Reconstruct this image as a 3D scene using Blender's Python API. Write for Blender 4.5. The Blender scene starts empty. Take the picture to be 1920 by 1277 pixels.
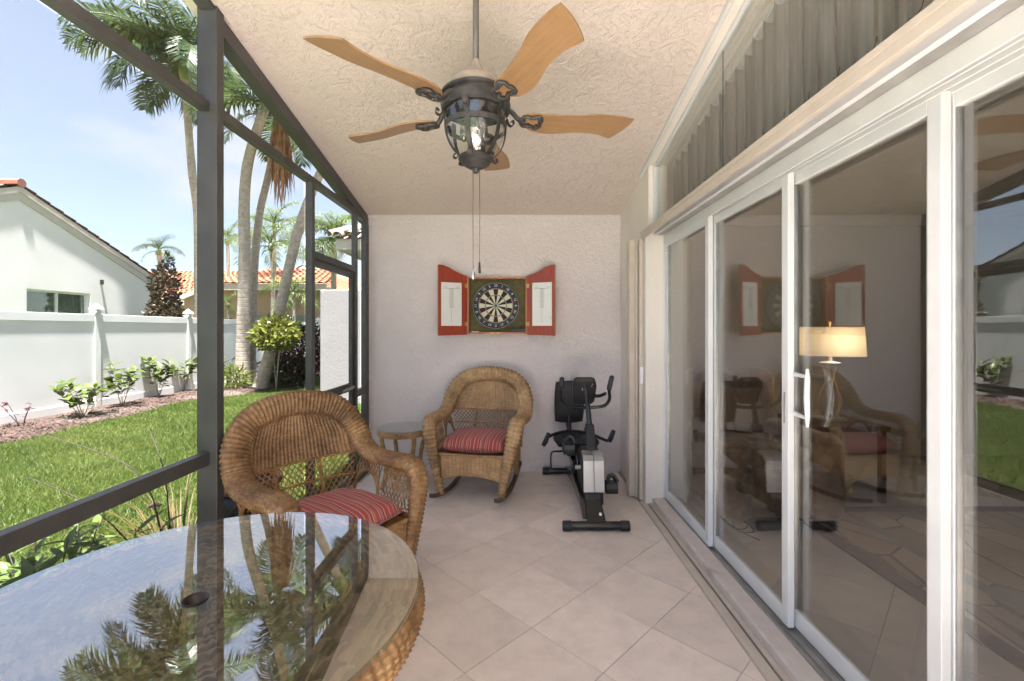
import bpy, bmesh, math, random
import numpy as np
from mathutils import Vector, Matrix
R = math.radians
PI = math.pi
scene = bpy.context.scene
col = scene.collection
random.seed(7)
rng = np.random.default_rng(7)

# ------------------------------------------------------------------ camera
HC = 1.403           # camera height
cam_d = bpy.data.cameras.new('camera')
cam = bpy.data.objects.new('camera', cam_d)
col.objects.link(cam)
cam.location = (0, 0, HC)
cam.rotation_euler = (R(90), 0, 0)
cam_d.sensor_width = 36
cam_d.lens = 853 / 1920 * 36
cam_d.shift_x = -8 / 1920
cam_d.shift_y = -20.5 / 1920
cam_d.clip_start = 0.02
cam_d.clip_end = 2000
scene.camera = cam

# ------------------------------------------------------------------ sky, sun, exposure
SUN_EL, SUN_AZ = 78.0, 162.0      # azimuth measured from +Y (north) clockwise towards +X
world = bpy.data.worlds.new('World')
scene.world = world
world.use_nodes = True
wn = world.node_tree.nodes; wl = world.node_tree.links
wn.clear()
w_out = wn.new('ShaderNodeOutputWorld')
w_bg = wn.new('ShaderNodeBackground')
w_sky = wn.new('ShaderNodeTexSky')
w_sky.sky_type = 'NISHITA'
w_sky.sun_disc = False
w_sky.sun_elevation = R(SUN_EL)
w_sky.sun_rotation = R(SUN_AZ)
w_sky.air_density = 0.8
w_sky.dust_density = 0.6
w_sky.ozone_density = 1.0
w_bg.inputs['Strength'].default_value = 0.05
# thin high cloud: neutral white veil mixed by noise over the whole dome
w_tc = wn.new('ShaderNodeTexCoord')
w_map = wn.new('ShaderNodeMapping')
w_map.inputs['Scale'].default_value = (1.0, 1.0, 2.6)
w_map.inputs['Location'].default_value = (0.35, 0.2, 0.0)
w_noise = wn.new('ShaderNodeTexNoise')
w_noise.inputs['Scale'].default_value = 3.2
w_noise.inputs['Detail'].default_value = 7
w_noise.inputs['Roughness'].default_value = 0.55
w_ramp = wn.new('ShaderNodeValToRGB')
w_ramp.color_ramp.elements[0].position = 0.52
w_ramp.color_ramp.elements[0].color = (0.42, 0.42, 0.42, 1)
w_ramp.color_ramp.elements[1].position = 0.66
w_ramp.color_ramp.elements[1].color = (0.85, 0.85, 0.85, 1)
w_mix = wn.new('ShaderNodeMix')
w_mix.data_type = 'RGBA'
w_mix.inputs[7].default_value = (3.3, 3.4, 3.5, 1)
wl.new(w_tc.outputs['Generated'], w_map.inputs['Vector'])
wl.new(w_map.outputs['Vector'], w_noise.inputs['Vector'])
wl.new(w_noise.outputs['Fac'], w_ramp.inputs['Fac'])
wl.new(w_ramp.outputs['Color'], w_mix.inputs[0])
wl.new(w_sky.outputs['Color'], w_mix.inputs[6])
wl.new(w_mix.outputs[2], w_bg.inputs['Color'])
wl.new(w_bg.outputs['Background'], w_out.inputs['Surface'])

sun_d = bpy.data.lights.new('sun', 'SUN')
sun_d.energy = 5.0
sun_d.angle = R(1.5)
sun_d.color = (1.0, 0.985, 0.96)
sun = bpy.data.objects.new('sun', sun_d)
col.objects.link(sun)
_a = R(SUN_AZ); _e = R(SUN_EL)
sun_dir = Vector((math.sin(_a) * math.cos(_e), math.cos(_a) * math.cos(_e), math.sin(_e)))
sun.rotation_euler = sun_dir.to_track_quat('Z', 'Y').to_euler()
sun.location = sun_dir * 40

scene.view_settings.view_transform = 'Standard'
scene.view_settings.look = 'None'
scene.view_settings.exposure = 3.32
scene.view_settings.gamma = 1.0
scene.view_settings.use_curve_mapping = False

# ------------------------------------------------------------------ mesh helpers
def V(*a): return Vector(a)

class MB:
    """collects shapes, then links them as ONE mesh object"""
    def __init__(s):
        s.v = []; s.f = []; s.m = []; s.uv = {}
        s.mi = 0
    def add(s, vs, fs, uvs=None):
        o = len(s.v)
        s.v.extend([tuple(p) for p in vs])
        for k, f in enumerate(fs):
            if uvs is not None: s.uv[len(s.f)] = uvs[k]
            s.f.append(tuple(i + o for i in f)); s.m.append(s.mi)
        return s
    def box(s, x0, x1, y0, y1, z0, z1, M=None):
        vs = [V(x, y, z) for z in (z0, z1) for y in (y0, y1) for x in (x0, x1)]
        if M is not None: vs = [M @ p for p in vs]
        return s.add(vs, [(0, 2, 3, 1), (4, 5, 7, 6), (0, 1, 5, 4), (2, 6, 7, 3), (0, 4, 6, 2), (1, 3, 7, 5)])
    def cbox(s, c, d, rot=None):
        M = Matrix.Translation(c) @ (rot.to_matrix().to_4x4() if rot is not None else Matrix.Identity(4))
        return s.box(-d[0]/2, d[0]/2, -d[1]/2, d[1]/2, -d[2]/2, d[2]/2, M)
    def prism(s, poly, a0, a1, axis='x'):
        """polygon in the two other axes extruded along axis"""
        n = len(poly)
        def mk(p, a):
            if axis == 'x': return V(a, p[0], p[1])
            if axis == 'y': return V(p[0], a, p[1])
            return V(p[0], p[1], a)
        vs = [mk(p, a0) for p in poly] + [mk(p, a1) for p in poly]
        fs = [tuple(range(n))[::-1], tuple(range(n, 2*n))] + [(i, (i+1) % n, n + (i+1) % n, n + i) for i in range(n)]
        return s.add(vs, fs)
    def tube(s, pts, r, n=8, cap=True, flat=1.0, up=None):
        pts = [Vector(p) for p in pts]
        k = len(pts)
        rr = r if isinstance(r, (list, tuple)) else [r] * k
        vs = []; fs = []
        prev = None
        for i, p in enumerate(pts):
            t = (pts[min(i+1, k-1)] - pts[max(i-1, 0)])
            if t.length < 1e-9: t = V(0, 0, 1)
            t.normalize()
            if prev is None:
                a = Vector(up) if up is not None else (V(0, 0, 1) if abs(t.z) < .9 else V(1, 0, 0))
            else: a = prev
            a = a - t * a.dot(t)
            if a.length < 1e-6:
                a = V(1, 0, 0) - t * t.x
            a.normalize(); prev = a
            b = t.cross(a)
            for j in range(n):
                q = 2*PI*j/n + PI/n
                vs.append(p + (a*math.cos(q)*flat + b*math.sin(q)) * rr[i])
        for i in range(k-1):
            for j in range(n):
                fs.append((i*n+j, i*n+(j+1) % n, (i+1)*n+(j+1) % n, (i+1)*n+j))
        if cap:
            fs.append(tuple(range(n))[::-1]); fs.append(tuple((k-1)*n+j for j in range(n)))
        return s.add(vs, fs)
    def lathe(s, prof, c=(0, 0, 0), n=24, cap=True):
        c = Vector(c); k = len(prof); vs = []; fs = []
        for r, z in prof:
            for j in range(n):
                q = 2*PI*j/n
                vs.append(c + V(r*math.cos(q), r*math.sin(q), z))
        for i in range(k-1):
            for j in range(n):
                fs.append((i*n+j, i*n+(j+1) % n, (i+1)*n+(j+1) % n, (i+1)*n+j))
        if cap:
            fs.append(tuple(range(n))[::-1]); fs.append(tuple((k-1)*n+j for j in range(n)))
        return s.add(vs, fs)
    def grid(s, fn, nu, nv, wrapv=False, uvs=None):
        """fn(i,j)->point for i in 0..nu, j in 0..nv"""
        J = nv if wrapv else nv + 1
        vs = [fn(i, j) for i in range(nu+1) for j in range(J)]
        fs = []; uu = []
        for i in range(nu):
            for j in range(nv):
                fs.append((i*J+j, (i+1)*J+j, (i+1)*J+(j+1) % J, i*J+(j+1) % J))
                if uvs: uu.append((uvs(i, j), uvs(i+1, j), uvs(i+1, j+1), uvs(i, j+1)))
        return s.add(vs, fs, uu if uvs else None)
    def mesh(s, name, mats, smooth=False, fix=True):
        me = bpy.data.meshes.new(name)
        me.from_pydata(s.v, [], s.f)
        for m in (mats if isinstance(mats, (list, tuple)) else [mats]):
            me.materials.append(m)
        if isinstance(mats, (list, tuple)) and len(mats) > 1:
            me.polygons.foreach_set('material_index', s.m)
        if s.uv:
            ul = me.uv_layers.new(name='UVMap')
            for p in me.polygons:
                u = s.uv.get(p.index)
                if u:
                    for li, c in zip(p.loop_indices, u): ul.data[li].uv = c
        if fix:
            bm = bmesh.new(); bm.from_mesh(me)
            bmesh.ops.recalc_face_normals(bm, faces=bm.faces)
            bm.to_mesh(me); bm.free()
        if smooth:
            me.polygons.foreach_set('use_smooth', [True] * len(me.polygons))
        me.update()
        return me
    def build(s, name, mats, parent=None, smooth=False, bevel=0, seg=2, fix=True, auto=None):
        o = bpy.data.objects.new(name, s.mesh(name, mats, smooth, fix))
        col.objects.link(o)
        if parent is not None: o.parent = parent
        if bevel:
            b = o.modifiers.new('bevel', 'BEVEL'); b.width = bevel; b.segments = seg
            b.limit_method = 'ANGLE'; b.angle_limit = R(40)
        if auto:
            sharp_by_angle(o.data, auto)
        return o

def sharp_by_angle(me, deg):
    me.polygons.foreach_set('use_smooth', [True] * len(me.polygons))
    bm = bmesh.new(); bm.from_mesh(me)
    for e in bm.edges:
        if len(e.link_faces) == 2 and e.calc_face_angle(0) > R(deg): e.smooth = False
    bm.to_mesh(me); bm.free()

def tag(o, label=None, cat=None, group=None, kind=None):
    if label: o['label'] = label
    if cat: o['category'] = cat
    if group: o['group'] = group
    if kind: o['kind'] = kind
    return o
def empty(name, loc=(0, 0, 0), rz=0.0):
    o = bpy.data.objects.new(name, None)
    o.empty_display_size = 0.1
    col.objects.link(o); o.location = loc; o.rotation_euler = (0, 0, rz)
    return o
def inst(name, me, parent, loc=(0, 0, 0), rot=(0, 0, 0), scale=(1, 1, 1)):
    o = bpy.data.objects.new(name, me); col.objects.link(o)
    if parent is not None: o.parent = parent
    o.location = loc; o.rotation_euler = rot; o.scale = scale
    return o
def struct(o):
    o['kind'] = 'structure'; return o

def catmull(P, n):
    """n samples through control points, evenly by parameter"""
    P = [Vector(p) for p in P]; k = len(P) - 1; out = []
    for i in range(n):
        t = i / (n-1) * k; a = min(int(t), k-1); f = t - a
        p0, p1, p2, p3 = P[max(a-1, 0)], P[a], P[a+1], P[min(a+2, k)]
        out.append(0.5*((2*p1) + (p2-p0)*f + (2*p0-5*p1+4*p2-p3)*f*f + (3*p1-p0-3*p2+p3)*f**3))
    return out
def resample(P, step):
    L = [0.0]
    for a, b in zip(P, P[1:]): L.append(L[-1] + (b-a).length)
    n = max(2, int(round(L[-1]/step))); out = []; j = 0
    for i in range(n+1):
        t = L[-1]*i/n
        while j < len(L)-2 and L[j+1] < t: j += 1
        f = (t-L[j])/max(1e-9, L[j+1]-L[j])
        out.append(P[j].lerp(P[j+1], min(1, f)))
    return out, L[-1]
def interp(x, xs, ys):
    return float(np.interp(x, xs, ys))

# ------------------------------------------------------------------ material helpers
class Mat:
    def __init__(s, name):
        s.m = bpy.data.materials.new(name); s.m.use_nodes = True
        s.n = s.m.node_tree.nodes; s.l = s.m.node_tree.links
        s.b = s.n['Principled BSDF']; s.out = s.n['Material Output']
        s._tc = None
    def tc(s, out='Object'):
        if s._tc is None: s._tc = s.n.new('ShaderNodeTexCoord')
        return s._tc.outputs[out]
    def node(s, t, **kw):
        n = s.n.new(t)
        for k, v in kw.items():
            if k in n.inputs: n.inputs[k].default_value = v
            else: setattr(n, k, v)
        return n
    def link(s, a, b): s.l.new(a, b)
    def mapping(s, scale=(1, 1, 1), rot=(0, 0, 0), src='Object', loc=(0, 0, 0)):
        n = s.node('ShaderNodeMapping')
        n.inputs['Scale'].default_value = scale; n.inputs['Rotation'].default_value = rot
        n.inputs['Location'].default_value = loc
        s.link(s.tc(src), n.inputs['Vector']); return n.outputs['Vector']
    def noise(s, vec=None, scale=5, detail=4, rough=.5, dist=0.0):
        n = s.node('ShaderNodeTexNoise', Scale=scale, Detail=detail, Roughness=rough, Distortion=dist)
        s.link(vec if vec is not None else s.tc(), n.inputs['Vector']); return n.outputs['Fac']
    def ramp(s, fac, stops, interp='LINEAR'):
        n = s.node('ShaderNodeValToRGB'); cr = n.color_ramp; cr.interpolation = interp
        while len(cr.elements) > len(stops): cr.elements.remove(cr.elements[-1])
        while len(cr.elements) < len(stops): cr.elements.new(0.5)
        for e, (p, c) in zip(cr.elements, stops):
            e.position = p
            e.color = (c, c, c, 1) if isinstance(c, (int, float)) else (*c, 1)
        s.link(fac, n.inputs['Fac']); return n.outputs['Color']
    def math(s, op, a, b=None, c=None):
        n = s.node('ShaderNodeMath', operation=op)
        for i, x in enumerate((a, b, c)):
            if x is None: continue
            if isinstance(x, (int, float)): n.inputs[i].default_value = x
            else: s.link(x, n.inputs[i])
        return n.outputs[0]
    def mix(s, fac, a, b, blend='MIX'):
        n = s.node('ShaderNodeMix', data_type='RGBA', blend_type=blend)
        for i, x in ((0, fac), (6, a), (7, b)):
            if isinstance(x, (int, float)): n.inputs[i].default_value = x
            elif isinstance(x, (tuple, list)): n.inputs[i].default_value = (*x, 1)
            else: s.link(x, n.inputs[i])
        return n.outputs[2]
    def bump(s, h, strength=.3, dist=.01, prev=None):
        n = s.node('ShaderNodeBump', Strength=strength, Distance=dist)
        s.link(h, n.inputs['Height'])
        if prev is not None: s.link(prev, n.inputs['Normal'])
        return n.outputs['Normal']
    def set(s, **kw):
        for k, v in kw.items():
            k = k.replace('_', ' ')
            inp = s.b.inputs[k]
            if isinstance(v, (int, float)): inp.default_value = v
            elif isinstance(v, (tuple, list)): inp.default_value = (*v, 1) if len(v) == 3 else v
            else: s.link(v, inp)
        return s

def simple(name, c, rough=.5, metal=0.0, var=.12, vs=9.0, bump=0.0, bs=60.0, spec=.5, detail=4):
    """plain material with slight colour mottling and fine relief"""
    m = Mat(name)
    if var:
        f = m.noise(scale=vs, detail=detail)
        lo = tuple(max(0, x*(1-var)) for x in c); hi = tuple(min(1, x*(1+var)) for x in c)
        m.set(Base_Color=m.ramp(f, [(.3, lo), (.7, hi)]))
        m.set(Roughness=m.math('MULTIPLY_ADD', f, .16, max(.02, rough-.08)))
    else:
        m.set(Base_Color=c, Roughness=rough)
    m.set(Metallic=metal)
    m.b.inputs['Specular IOR Level'].default_value = spec
    if bump:
        m.set(Normal=m.bump(m.noise(scale=bs, detail=5), bump, .004))
    return m.m

def thin_glass(name, r0, tint, rough=0.0, wavy=0.0, scale=6.0):
    """pane: transparent plus mirror reflection growing with grazing angle (Schlick)"""
    m = Mat(name)
    m.n.remove(m.b)
    lw = m.node('ShaderNodeLayerWeight', Blend=.5)
    p = m.math('POWER', lw.outputs['Facing'], 5.0)
    fac = m.math('MULTIPLY_ADD', p, 1-r0, r0)
    tr = m.node('ShaderNodeBsdfTransparent'); tr.inputs['Color'].default_value = (*tint, 1)
    gl = m.node('ShaderNodeBsdfGlossy'); gl.inputs['Roughness'].default_value = rough
    gl.inputs['Color'].default_value = (1, 1, 1, 1)
    if wavy:
        nb = m.bump(m.noise(scale=scale, detail=2), wavy, .01)
        m.link(nb, gl.inputs['Normal']); m.link(nb, lw.inputs['Normal'])
    mx = m.node('ShaderNodeMixShader')
    m.link(fac, mx.inputs[0]); m.link(tr.outputs[0], mx.inputs[1]); m.link(gl.outputs[0], mx.inputs[2])
    m.link(mx.outputs[0], m.out.inputs['Surface'])
    return m.m

# ------------------------------------------------------------------ materials
def mk_stucco(name, c, scale=1.0, strength=.55):
    m = Mat(name)
    v = m.mapping()
    n1 = m.noise(v, 26*scale, 6, .6, 1.4)
    n2 = m.noise(v, 9*scale, 3, .5, .8)
    n3 = m.noise(v, 120*scale, 3, .6)
    h1 = m.ramp(n1, [(.38, 0.0), (.50, .75), (.66, 1.0)])
    h = m.math('ADD', m.math('MULTIPLY', h1, .8), m.math('MULTIPLY', n3, .25))
    h = m.math('ADD', h, m.math('MULTIPLY', n2, .6))
    big = m.noise(v, 1.3, 4, .55)
    a = tuple(x*.93 for x in c); b = tuple(min(1, x*1.04) for x in c)
    m.set(Base_Color=m.ramp(big, [(.3, a), (.7, b)]), Roughness=.88, Normal=m.bump(h, strength, .022))
    m.b.inputs['Specular IOR Level'].default_value = .25
    return m.m
def mk_knockdown(name, c):
    m = Mat(name)
    v = m.mapping()
    n1 = m.noise(v, 9.5, 6, .6, 1.1)
    n2 = m.noise(v, 34, 4, .6, 1.0)
    h1 = m.ramp(n1, [(.40, 0.0), (.46, .55), (.57, .62), (.60, 1.0), (.66, .62)])
    h2 = m.ramp(n2, [(.45, 0.0), (.55, 1.0)])
    h = m.math('ADD', h1, m.math('MULTIPLY', h2, .18))
    big = m.noise(v, .9, 3)
    a = tuple(x*.95 for x in c); b = tuple(min(1, x*1.04) for x in c)
    m.set(Base_Color=m.ramp(big, [(.3, a), (.7, b)]), Roughness=.9, Normal=m.bump(h, .55, .022))
    m.b.inputs['Specular IOR Level'].default_value = .2
    return m.m
def mk_tile(name, c):
    m = Mat(name)
    v = m.mapping()
    oi = m.node('ShaderNodeObjectInfo')
    add = m.node('ShaderNodeVectorMath', operation='MULTIPLY_ADD')
    m.link(oi.outputs['Location'], add.inputs[0]); add.inputs[1].default_value = (1.7, 2.3, 1); m.link(v, add.inputs[2])
    vv = add.outputs[0]
    n1 = m.noise(vv, 7, 6, .65)
    n2 = m.noise(vv, 85, 3, .7)
    base = m.ramp(n1, [(.28, tuple(x*.86 for x in c)), (.52, c), (.75, tuple(min(1, x*1.08) for x in c))])
    speck = m.ramp(n2, [(.28, 1.0), (.36, 0.0)])
    colr = m.mix(m.math('MULTIPLY', speck, .6), base, tuple(x*.48 for x in c))
    rnd = m.math('MULTIPLY_ADD', oi.outputs['Random'], .15, .90)
    vm = m.node('ShaderNodeVectorMath', operation='SCALE'); m.link(colr, vm.inputs[0]); m.link(rnd, vm.inputs['Scale'])
    m.set(Base_Color=vm.outputs[0], Roughness=m.math('MULTIPLY_ADD', n1, .25, .34), Normal=m.bump(n2, .12, .002))
    m.b.inputs['Specular IOR Level'].default_value = .4
    return m.m
def mk_wicker(name, dark, mid, light, cell=.12):
    m = Mat(name)
    fl = m.node('ShaderNodeVectorMath', operation='FLOOR'); m.link(m.mapping((.5, 1, 1), src='UV', loc=(.5, .0, 0)), fl.inputs[0])
    wn_ = m.node('ShaderNodeTexWhiteNoise', noise_dimensions='2D'); m.link(fl.outputs[0], wn_.inputs['Vector'])
    n2 = m.noise(None, 5, 4, .6)
    n1 = m.noise(m.mapping((.6, 3, 1), src='UV'), 1.0, 2)
    f = m.math('ADD', m.math('MULTIPLY_ADD', wn_.outputs['Value'], cell, m.math('MULTIPLY', n1, .20)), m.math('MULTIPLY', n2, .78-cell))
    m.set(Base_Color=m.ramp(f, [(.30, dark), (.48, mid), (.66, light)]), Roughness=.48,
          Normal=m.bump(m.noise(m.mapping((2, 9, 1), src='UV'), 1, 2), .2, .002))
    m.b.inputs['Specular IOR Level'].default_value = .45
    return m.m
def mk_cane(name, dark, mid, light):
    m = Mat(name)
    f = m.noise(None, 22, 5, .65)
    m.set(Base_Color=m.ramp(f, [(.3, dark), (.5, mid), (.7, light)]), Roughness=.45, Normal=m.bump(m.noise(None, 160, 2), .3, .002))
    return m.m
def mk_stripes(name):
    m = Mat(name)
    sx = m.node('ShaderNodeSeparateXYZ'); m.link(m.tc('Object'), sx.inputs[0])
    fr = m.math('FRACT', m.math('MULTIPLY_ADD', sx.outputs['X'], 6.4, 10.13))
    red = (.42, .045, .05); pink = (.52, .16, .14); cream = (.55, .40, .30); blue = (.10, .09, .14); ol = (.20, .17, .09); dr = (.26, .025, .035)
    c = m.ramp(fr, [(0, red), (.17, cream), (.20, dr), (.27, pink), (.34, blue), (.38, cream), (.41, red), (.55, pink), (.60, ol), (.64, cream),
                    (.67, dr), (.74, pink), (.82, red), (.93, blue), (.96, cream)], 'CONSTANT')
    n = m.noise(None, 240, 2)
    c = m.mix(m.math('MULTIPLY', n, .35), c, (.30, .16, .13))
    m.set(Base_Color=c, Roughness=.85, Normal=m.bump(n, .2, .001))
    m.b.inputs['Specular IOR Level'].default_value = .2
    m.b.inputs['Sheen Weight'].default_value = .15
    return m.m
def mk_wood(name, a, b, rough=.4, scale=(2, 24, 24), coat=0.0):
    m = Mat(name)
    v = m.mapping(scale)
    n = m.noise(v, 2.2, 6, .6, .8)
    m.set(Base_Color=m.ramp(n, [(.3, a), (.7, b)]), Roughness=rough, Normal=m.bump(n, .08, .002))
    if coat: m.b.inputs['Coat Weight'].default_value = coat; m.b.inputs['Coat Roughness'].default_value = .15
    return m.m
def mk_leaf(name, a, b, rough=.45, tr=.35, vs=3.0):
    """foliage: per-object and patchy hue variation, some light through the blade"""
    m = Mat(name)
    oi = m.node('ShaderNodeObjectInfo')
    n = m.noise(None, vs, 3, .6)
    f = m.math('ADD', m.math('MULTIPLY', n, .6), m.math('MULTIPLY', oi.outputs['Random'], .4))
    c = m.ramp(f, [(.25, a), (.75, b)])
    m.set(Base_Color=c, Roughness=rough)
    m.b.inputs['Specular IOR Level'].default_value = .35
    t = m.node('ShaderNodeBsdfTranslucent'); m.link(c, t.inputs['Color'])
    mx = m.node('ShaderNodeMixShader'); mx.inputs[0].default_value = tr
    m.link(m.b.outputs[0], mx.inputs[1]); m.link(t.outputs[0], mx.inputs[2]); m.link(mx.outputs[0], m.out.inputs['Surface'])
    return m.m

stucco_in = mk_stucco('stucco_pinkish_white', (.845, .768, .775), 1.0, .6)
stucco_house = mk_stucco('stucco_cream', (.82, .765, .715), 1.6, .3)
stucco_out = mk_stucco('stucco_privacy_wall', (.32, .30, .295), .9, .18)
ceil_mat = mk_knockdown('ceiling_knockdown', (.755, .66, .61))
tile_mat = mk_tile('floor_tile', (.80, .70, .63))
grout_mat = simple('grout', (.40, .34, .295), .9, var=.2, vs=40)
wicker_mat = mk_wicker('wicker_brown', (.080, .040, .018), (.245, .135, .060), (.43, .265, .130))
wicker_rocker = mk_wicker('wicker_honey', (.17, .095, .042), (.40, .245, .120), (.57, .385, .205))
cane_mat = mk_cane('cane_pole', (.16, .075, .025), (.31, .16, .06), (.42, .25, .11))
cane_rocker = mk_cane('cane_pole_honey', (.20, .11, .045), (.36, .21, .095), (.48, .31, .15))
stripe_mat = mk_stripes('striped_cushion')
bronze = simple('bronze_aluminium', (.072, .071, .071), .42, .2, var=.2, vs=5, bump=.05)
screw_mat = simple('screw_steel', (.18, .18, .18), .4, .8, var=0)
alu_white = simple('white_aluminium', (.68, .69, .70), .38, 0, var=.05, vs=6)
alu_grey = simple('track_aluminium', (.42, .41, .40), .4, .6, var=.15, vs=12)
beige_alu = simple('shutter_beige', (.56, .49, .42), .45, 0, var=.06, vs=8)
dark_gap = simple('channel_dark', (.03, .025, .02), .7, var=0)
sill_m = Mat('painted_sill')
_st = sill_m.ramp(sill_m.noise(None, 3.1, 6, .65, .4), [(.60, 0.0), (.70, .75)])
_sc = sill_m.mix(_st, sill_m.ramp(sill_m.noise(None, 14, 5, .6), [(.3, (.54, .48, .445)), (.7, (.62, .555, .515))]), (.33, .215, .17))
sill_m.set(Base_Color=_sc, Roughness=.75, Normal=sill_m.bump(sill_m.noise(None, 60, 4), .3, .004)); sill_mat = sill_m.m
glass_door = thin_glass('tinted_door_glass', .135, (.88, .875, .855))
glass_clere = thin_glass('clerestory_glass', .05, (.94, .95, .94))
glass_table = thin_glass('table_glass', .48, (.93, .95, .94))
glass_small = thin_glass('side_table_glass', .06, (.9, .92, .92))
glass_lantern = thin_glass('lantern_seeded_glass', .12, (.95, .95, .95), 0, .6, 28)
black_plastic = simple('black_plastic', (.018, .018, .020), .45, var=.2, bump=.1, bs=200)
black_vinyl = simple('black_vinyl', (.020, .022, .027), .5, var=.2, bump=.25, bs=220)
black_paint = simple('black_gloss_steel', (.013, .013, .015), .22, var=0, spec=.6)
silver_plastic = simple('silver_plastic', (.42, .43, .45), .32, .7, var=.06)
white_plastic = simple('white_plastic', (.80, .80, .80), .4, var=.04)
steel = simple('steel', (.55, .54, .52), .3, .9, var=.05)
fan_metal = simple('fan_weathered_bronze', (.060, .058, .056), .55, .45, var=.45, vs=14)
fan_rod = simple('fan_rod_grey', (.16, .145, .14), .5, .3, var=.2)
fan_dome = simple('fan_dusty_dome', (.34, .29, .245), .75, .1, var=.3, vs=18)
brass = simple('brass', (.55, .36, .12), .35, .9, var=.15)
# ================================================================== the setting: patio room
XL, XR, YB = -1.451, 1.034, 4.5     # screen line, house wall, back wall
YN = 0.0                           # unseen near end of the patio roof, cut short to let light in
def zc(y): return 2.537 + .192 * (YB - y)

def clip_poly(poly, x0, x1, y0, y1):
    def cut(P, ins, isec):
        out = []
        for i in range(len(P)):
            a, b = P[i-1], P[i]
            if ins(b):
                if not ins(a): out.append(isec(a, b))
                out.append(b)
            elif ins(a): out.append(isec(a, b))
        return out
    def ix(x): return lambda a, b: (x, a[1] + (b[1]-a[1])*(x-a[0])/(b[0]-a[0]))
    def iy(y): return lambda a, b: (a[0] + (b[0]-a[0])*(y-a[1])/(b[1]-a[1]), y)
    P = poly
    for ins, isec in ((lambda p: p[0] >= x0, ix(x0)), (lambda p: p[0] <= x1, ix(x1)), (lambda p: p[1] >= y0, iy(y0)), (lambda p: p[1] <= y1, iy(y1))):
        if not P: return []
        P = cut(P, ins, isec)
    return P
def diamond_mesh(mat, s=.4009, g=.0034, t=.012):
    h = s/math.sqrt(2) - g*.7
    mb = MB(); c = .0022
    k = h - c
    base = [(h, 0), (0, h), (-h, 0), (0, -h)]; top = [(k, 0), (0, k), (-k, 0), (0, -k)]
    vs = [V(x, y, -t) for x, y in base] + [V(x, y, -.0015) for x, y in base] + [V(x, y, 0) for x, y in top]
    fs = [(8, 9, 10, 11)]
    for i in range(4):
        j = (i+1) % 4
        fs += [(i, j, 4+j, 4+i), (4+i, 4+j, 8+j, 8+i)]
    mb.add(vs, fs)
    return mb.mesh('tile', mat), h
def tile_floor(parent, x0, x1, y0, y1, z, mat, ox=.0725, oy=2.143, s=.4009):
    me, h = diamond_mesh(mat, s)
    d = s/math.sqrt(2)
    rr = random.Random(3)
    for i in range(-60, 60):
        for j in range(-60, 60):
            cx = ox + d*(i+j); cy = oy + d*(i-j) + d
            if cx < x0-d or cx > x1+d or cy < y0-d or cy > y1+d: continue
            dz = rr.uniform(-.0004, .0004)
            full = x0+h <= cx <= x1-h and y0+h <= cy <= y1-h
            if full:
                inst('tile', me, parent, (cx, cy, z+dz))
            else:
                P = clip_poly([(cx+h, cy), (cx, cy+h), (cx-h, cy), (cx, cy-h)], x0, x1, y0, y1)
                Q = []
                for p in P:
                    if not Q or abs(p[0]-Q[-1][0])+abs(p[1]-Q[-1][1]) > 1e-5: Q.append(p)
                if len(Q) < 3: continue
                ar = abs(sum(Q[k-1][0]*Q[k][1]-Q[k][0]*Q[k-1][1] for k in range(len(Q))))/2
                if ar < .0006: continue
                mb = MB().prism([(p[0]-cx, p[1]-cy) for p in Q], -.012, 0, 'z')
                o = mb.build('tile', mat, parent); o.location = (cx, cy, z+dz)

floor_o = struct(MB().box(-1.62, XR+.145, -5.0, YB, -.16, -.0035).build('floor', grout_mat))
tile_floor(floor_o, -1.56, .997, -4.9, YB-.003, 0.0, tile_mat)  # unseen stretch beyond the roof edge is added to bounce sunlight inside

# back wall, house wall on the right (with door and clerestory openings), ceiling, roof
struct(MB().prism([(-1.50, -.15), (1.18, -.15), (1.18, 2.80), (-1.50, 2.80)], YB, YB+.16, 'y').build('wall_back', stucco_in))
wr = MB()
YD0, YD1, ZD = .40, 3.64, 2.198
def wp(poly): wr.prism(poly, XR, 1.18, 'x')
wp([(YD1, -.15), (YB-.001, -.15), (YB-.001, zc(YB)+.02), (YD1, zc(YD1)+.02)])
wp([(3.557, ZD), (YD1, ZD), (YD1, zc(YD1)+.02), (3.557, zc(3.557)+.02)])
wp([(YD0, ZD), (3.557, ZD), (3.557, 2.204), (YD0, 2.204)])
wp([(-5.0, -.15), (YD0, -.15), (YD0, zc(YD0)+.02), (YN, zc(YN)+.02), (-5.0, zc(YN)+.02)])
wp([(YD0, zc(YD0)-.03), (3.557, zc(3.557)-.03), (3.557, zc(3.557)+.02), (YD0, zc(YD0)+.02)])
struct(wr.build('wall_right', stucco_house))
struct(MB().prism([(YN, zc(YN)), (YB+.02, zc(YB+.02)), (YB+.02, zc(YB+.02)+.16), (YN, zc(YN)+.16)], -1.60, 1.20, 'x').build('ceiling', ceil_mat))
roof_tile = simple('roof_clay_own', (.40, .16, .085), .8, var=.25, vs=3)
struct(MB().prism([(YN-.1, zc(YN-.1)+.19), (YB+.6, zc(YB+.6)+.19), (YB+.6, zc(YB+.6)+.32), (YN-.1, zc(YN-.1)+.32)], -1.72, 1.30, 'x').build('roof', roof_tile))  # unseen slab above the ceiling, added to block the sun
struct(MB().box(1.301, 7.0, -5.0, YB+.6, 3.95, 4.10).build('house_roof', roof_tile))  # unseen slab over the room, added to keep the sun out
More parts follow.
